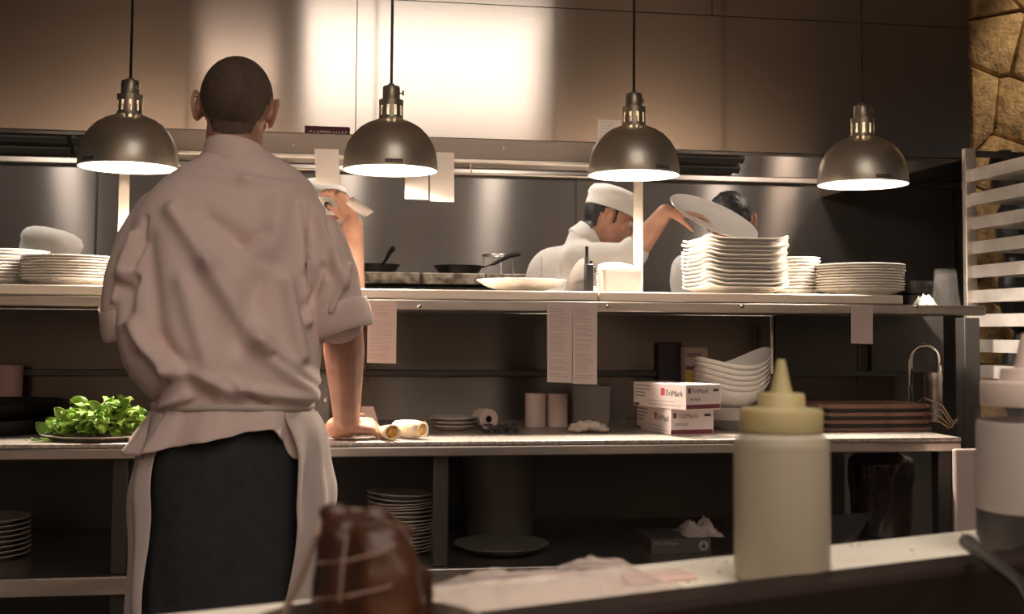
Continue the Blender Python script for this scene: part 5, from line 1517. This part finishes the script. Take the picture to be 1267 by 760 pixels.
bottle(c1_, r1_, hb1, 'bottle', 'cap_yellow', 'squeeze bottle of pale sauce with yellowish nozzle cap in the centre foreground', 'sauce_pale', hb1*.93, hc_=.0165, tip=.025)
c2_ = base_at(1272, 1.01, ZB); r2_ = 62/F*1.01
hb2 = (410+4-508)/F*.98+CAM.z-ZB
bottle(c2_, r2_, hb2, 'bottle_clear', 'cap_white', 'squeeze bottle half full of dark sauce, cut by the right edge', 'sauce', CAM.z-ZB+(414-632)/F*1.0, hc_=.020, tip=.030)
# ladle handle
p0 = PZ(1193, 667, ZB+.03); sp = empty('spoon', FG(1.0, -wdm-.1, ZB-.1), 'dark spoon with its handle leaning over the rim below the right bottle', 'spoon')
h0 = P(1193, 668, .86); h1 = P(1262, 722, .70); h2 = h1+(h1-h0)*.9+V((0, 0, -.03))
bm = bmesh.new(); tube(bm, [h0, h0.lerp(h1, .06), h0.lerp(h1, .35), h1, h2], [.0035, .0062, .0052, .0040, .004], 12); obj('handle', bm, 'iron', sp)
bm = bmesh.new(); ellip(bm, h2, (.03, .022, .006), None, 16); obj('bowl', bm, 'steel', sp)
# cured meat joint
mY = .62
def mp(px, py, Y=mY): return P(px, py, Y)
bm = bmesh.new(); k_ = mY/F
def mrow(py, xl_, xr_, dep): return ring_px(py, xl_, xr_, dep, mY, n=32, e=.75)
loft(bm, [mrow(*q) for q in ((632, 412, 452, .010), (638, 402, 462, .018), (650, 397, 470, .024), (680, 392, 480, .030), (730, 386, 500, .034), (800, 384, 505, .036), (840, 386, 500, .034))])
loft(bm, [ring_px(a, b, c, d, mY-.018, n=28, e=.8) for a, b, c, d in ((646, 442, 490, .008), (654, 434, 500, .016), (672, 430, 511, .022), (700, 428, 520, .026), (745, 428, 524, .028), (800, 430, 522, .03), (840, 430, 520, .03))])
capsule(bm, mp(524, 712, mY-.005), .0050, mp(514, 790, mY-.005), .011)
for a in ((466, 640, .007), (480, 650, .006), (415, 634, .006), (498, 660, .006)): ellip(bm, mp(a[0], a[1]), (a[2]*1.4, a[2], a[2]*.8), n=10)
mm = blob(bm, .0018, 4)
NC = [v.normal.copy() for v in mm.vertices]
for v, nrm in zip(mm.vertices, NC): v.co += nrm*.0016*noise.noise(v.co*70)
mb = mp(450, 840)
joint = empty('meat_joint', mb, 'glossy brown cured meat joint tied with string, close at lower left of centre', 'meat')
link('meat', mm, 'meat', joint)
for rows_ in (((392, 697), (430, 694), (470, 684), (490, 672)), ((388, 742), (430, 738), (475, 728), (505, 716))):
    bm = bmesh.new(); tube(bm, [mp(a, b, mY-.031-.016*math.sin((a-385)/140*PI)) for a, b in rows_], .0007, 6); obj('string', bm, 'string', joint)
bm = bmesh.new(); tube(bm, [mp(430, 660, mY-.045), mp(424, 700, mY-.047), mp(420, 745, mY-.047)], .0007, 6); obj('string', bm, 'string', joint)
bm = bmesh.new(); tube(bm, [mp(398, 640, mY+.0), mp(392, 662, mY-.01), mp(372, 716, mY-.01), mp(350, 762, mY-.01), mp(342, 800, mY-.01)], [.0010, .0016, .0018, .0020, .002], 6); obj('loose_string', bm, 'string', joint)
# tub holding the joint
bm = bmesh.new()
cc = (mp(450, 800)); zt_ = mb.z
lathe(bm, [(0, 0), (.058, 0), (.062, .03), (.064, .032), (.061, .033), (.056, .004), (0, .003)], (cc.x, mY-.005, zt_-.004), 40)
solo('meat_dish', bm, 'steel', 'round steel dish holding the tied meat joint, below the frame', 'dish')
bm = bmesh.new(); fbox(bm, -.6, .28, -wdm-.50, -wdm-.045, ZB-.30, zt_-.0045); obj('side_shelf', bm, 'rim', fc_, smooth=False)

# ------------------------------------------------------------------ ceiling lights and light
def troffer(x0, x1, y0, y1, label, m='troffer', z=CZ):
    t = empty('ceiling_light', ((x0+x1)/2, (y0+y1)/2, z-.06), label, 'light')
    bm = bmesh.new(); B(x0-.03, x1+.03, y0-.03, y0, z-.06, z, bm); B(x0-.03, x1+.03, y1, y1+.03, z-.06, z, bm); B(x0-.03, x0, y0, y1, z-.06, z, bm); B(x1, x1+.03, y0, y1, z-.06, z, bm)
    obj('frame', bm, 'steel', t, smooth=False)
    obj('diffuser', B(x0, x1, y0, y1, z-.045, z-.035), m, t, smooth=False)
for y0_, y1_, lb_ in ((-2.25, -1.10, 'wide rectangular ceiling panel light, farthest behind the prep station'), (-1.04, .05, 'wide rectangular ceiling panel light, middle one of the row'), (.11, 1.25, 'wide rectangular ceiling panel light, nearest to the hood')):
    pm = 8-(y0_+y1_)/2; troffer(-.0234*pm, .1765*pm, y0_, y1_, lb_)
def area(name, loc, size, energy, col, rot=(0, 0, 0), sy=None):
    l = bpy.data.lights.new(name, 'AREA'); l.energy = energy; l.color = col; l.size = size
    if sy: l.shape = 'RECTANGLE'; l.size_y = sy
    o = bpy.data.objects.new(name, l); C.objects.link(o); o.location = loc; o.rotation_euler = rot; return o
# added warm fills, no fixtures: two wash the rear wall, one streaks the hood
area('warm_fill', (-1.6, -1.7, CZ-.05), .5, 115, (1, .82, .68), (R(-25), 0, 0))
area('warm_fill', (2.9, -1.9, CZ-.05), .5, 95, (1, .82, .66), (R(-25), 0, 0))
area('warm_fill', (-.66, -.3, CZ-.05), .5, 2.2, (1, .78, .64), (R(35), 0, 0))
# hood lamps light the cooking line
for x in (-1.34, .08, .85, 2.12):
    l = bpy.data.lights.new('hood_light', 'POINT'); l.energy = 15; l.color = (1, .87, .76); l.shadow_soft_size = .07
    o = bpy.data.objects.new('hood_light', l); C.objects.link(o); o.location = (x, 4.44, 2.24)
# added spot that brightens the stone wall, no fixture there
l = bpy.data.lights.new('stone_fill', 'SPOT'); l.energy = 45; l.color = (1, .82, .6); l.spot_size = R(72); l.spot_blend = .4; l.shadow_soft_size = .05
o = bpy.data.objects.new('stone_fill', l); C.objects.link(o); o.location = (sx0+.60, 3.72, CZ-.05); o.rotation_euler = (R(32), 0, 0)

w = bpy.data.worlds.new('w'); bpy.context.scene.world = w; w.use_nodes = True
w.node_tree.nodes['Background'].inputs[0].default_value = (.92, .88, .86, 1); w.node_tree.nodes['Background'].inputs[1].default_value = .035
vs = bpy.context.scene.view_settings
vs.view_transform = 'Standard'; vs.look = 'None'; vs.gamma = 1; vs.exposure = 0; vs.use_curve_mapping = False
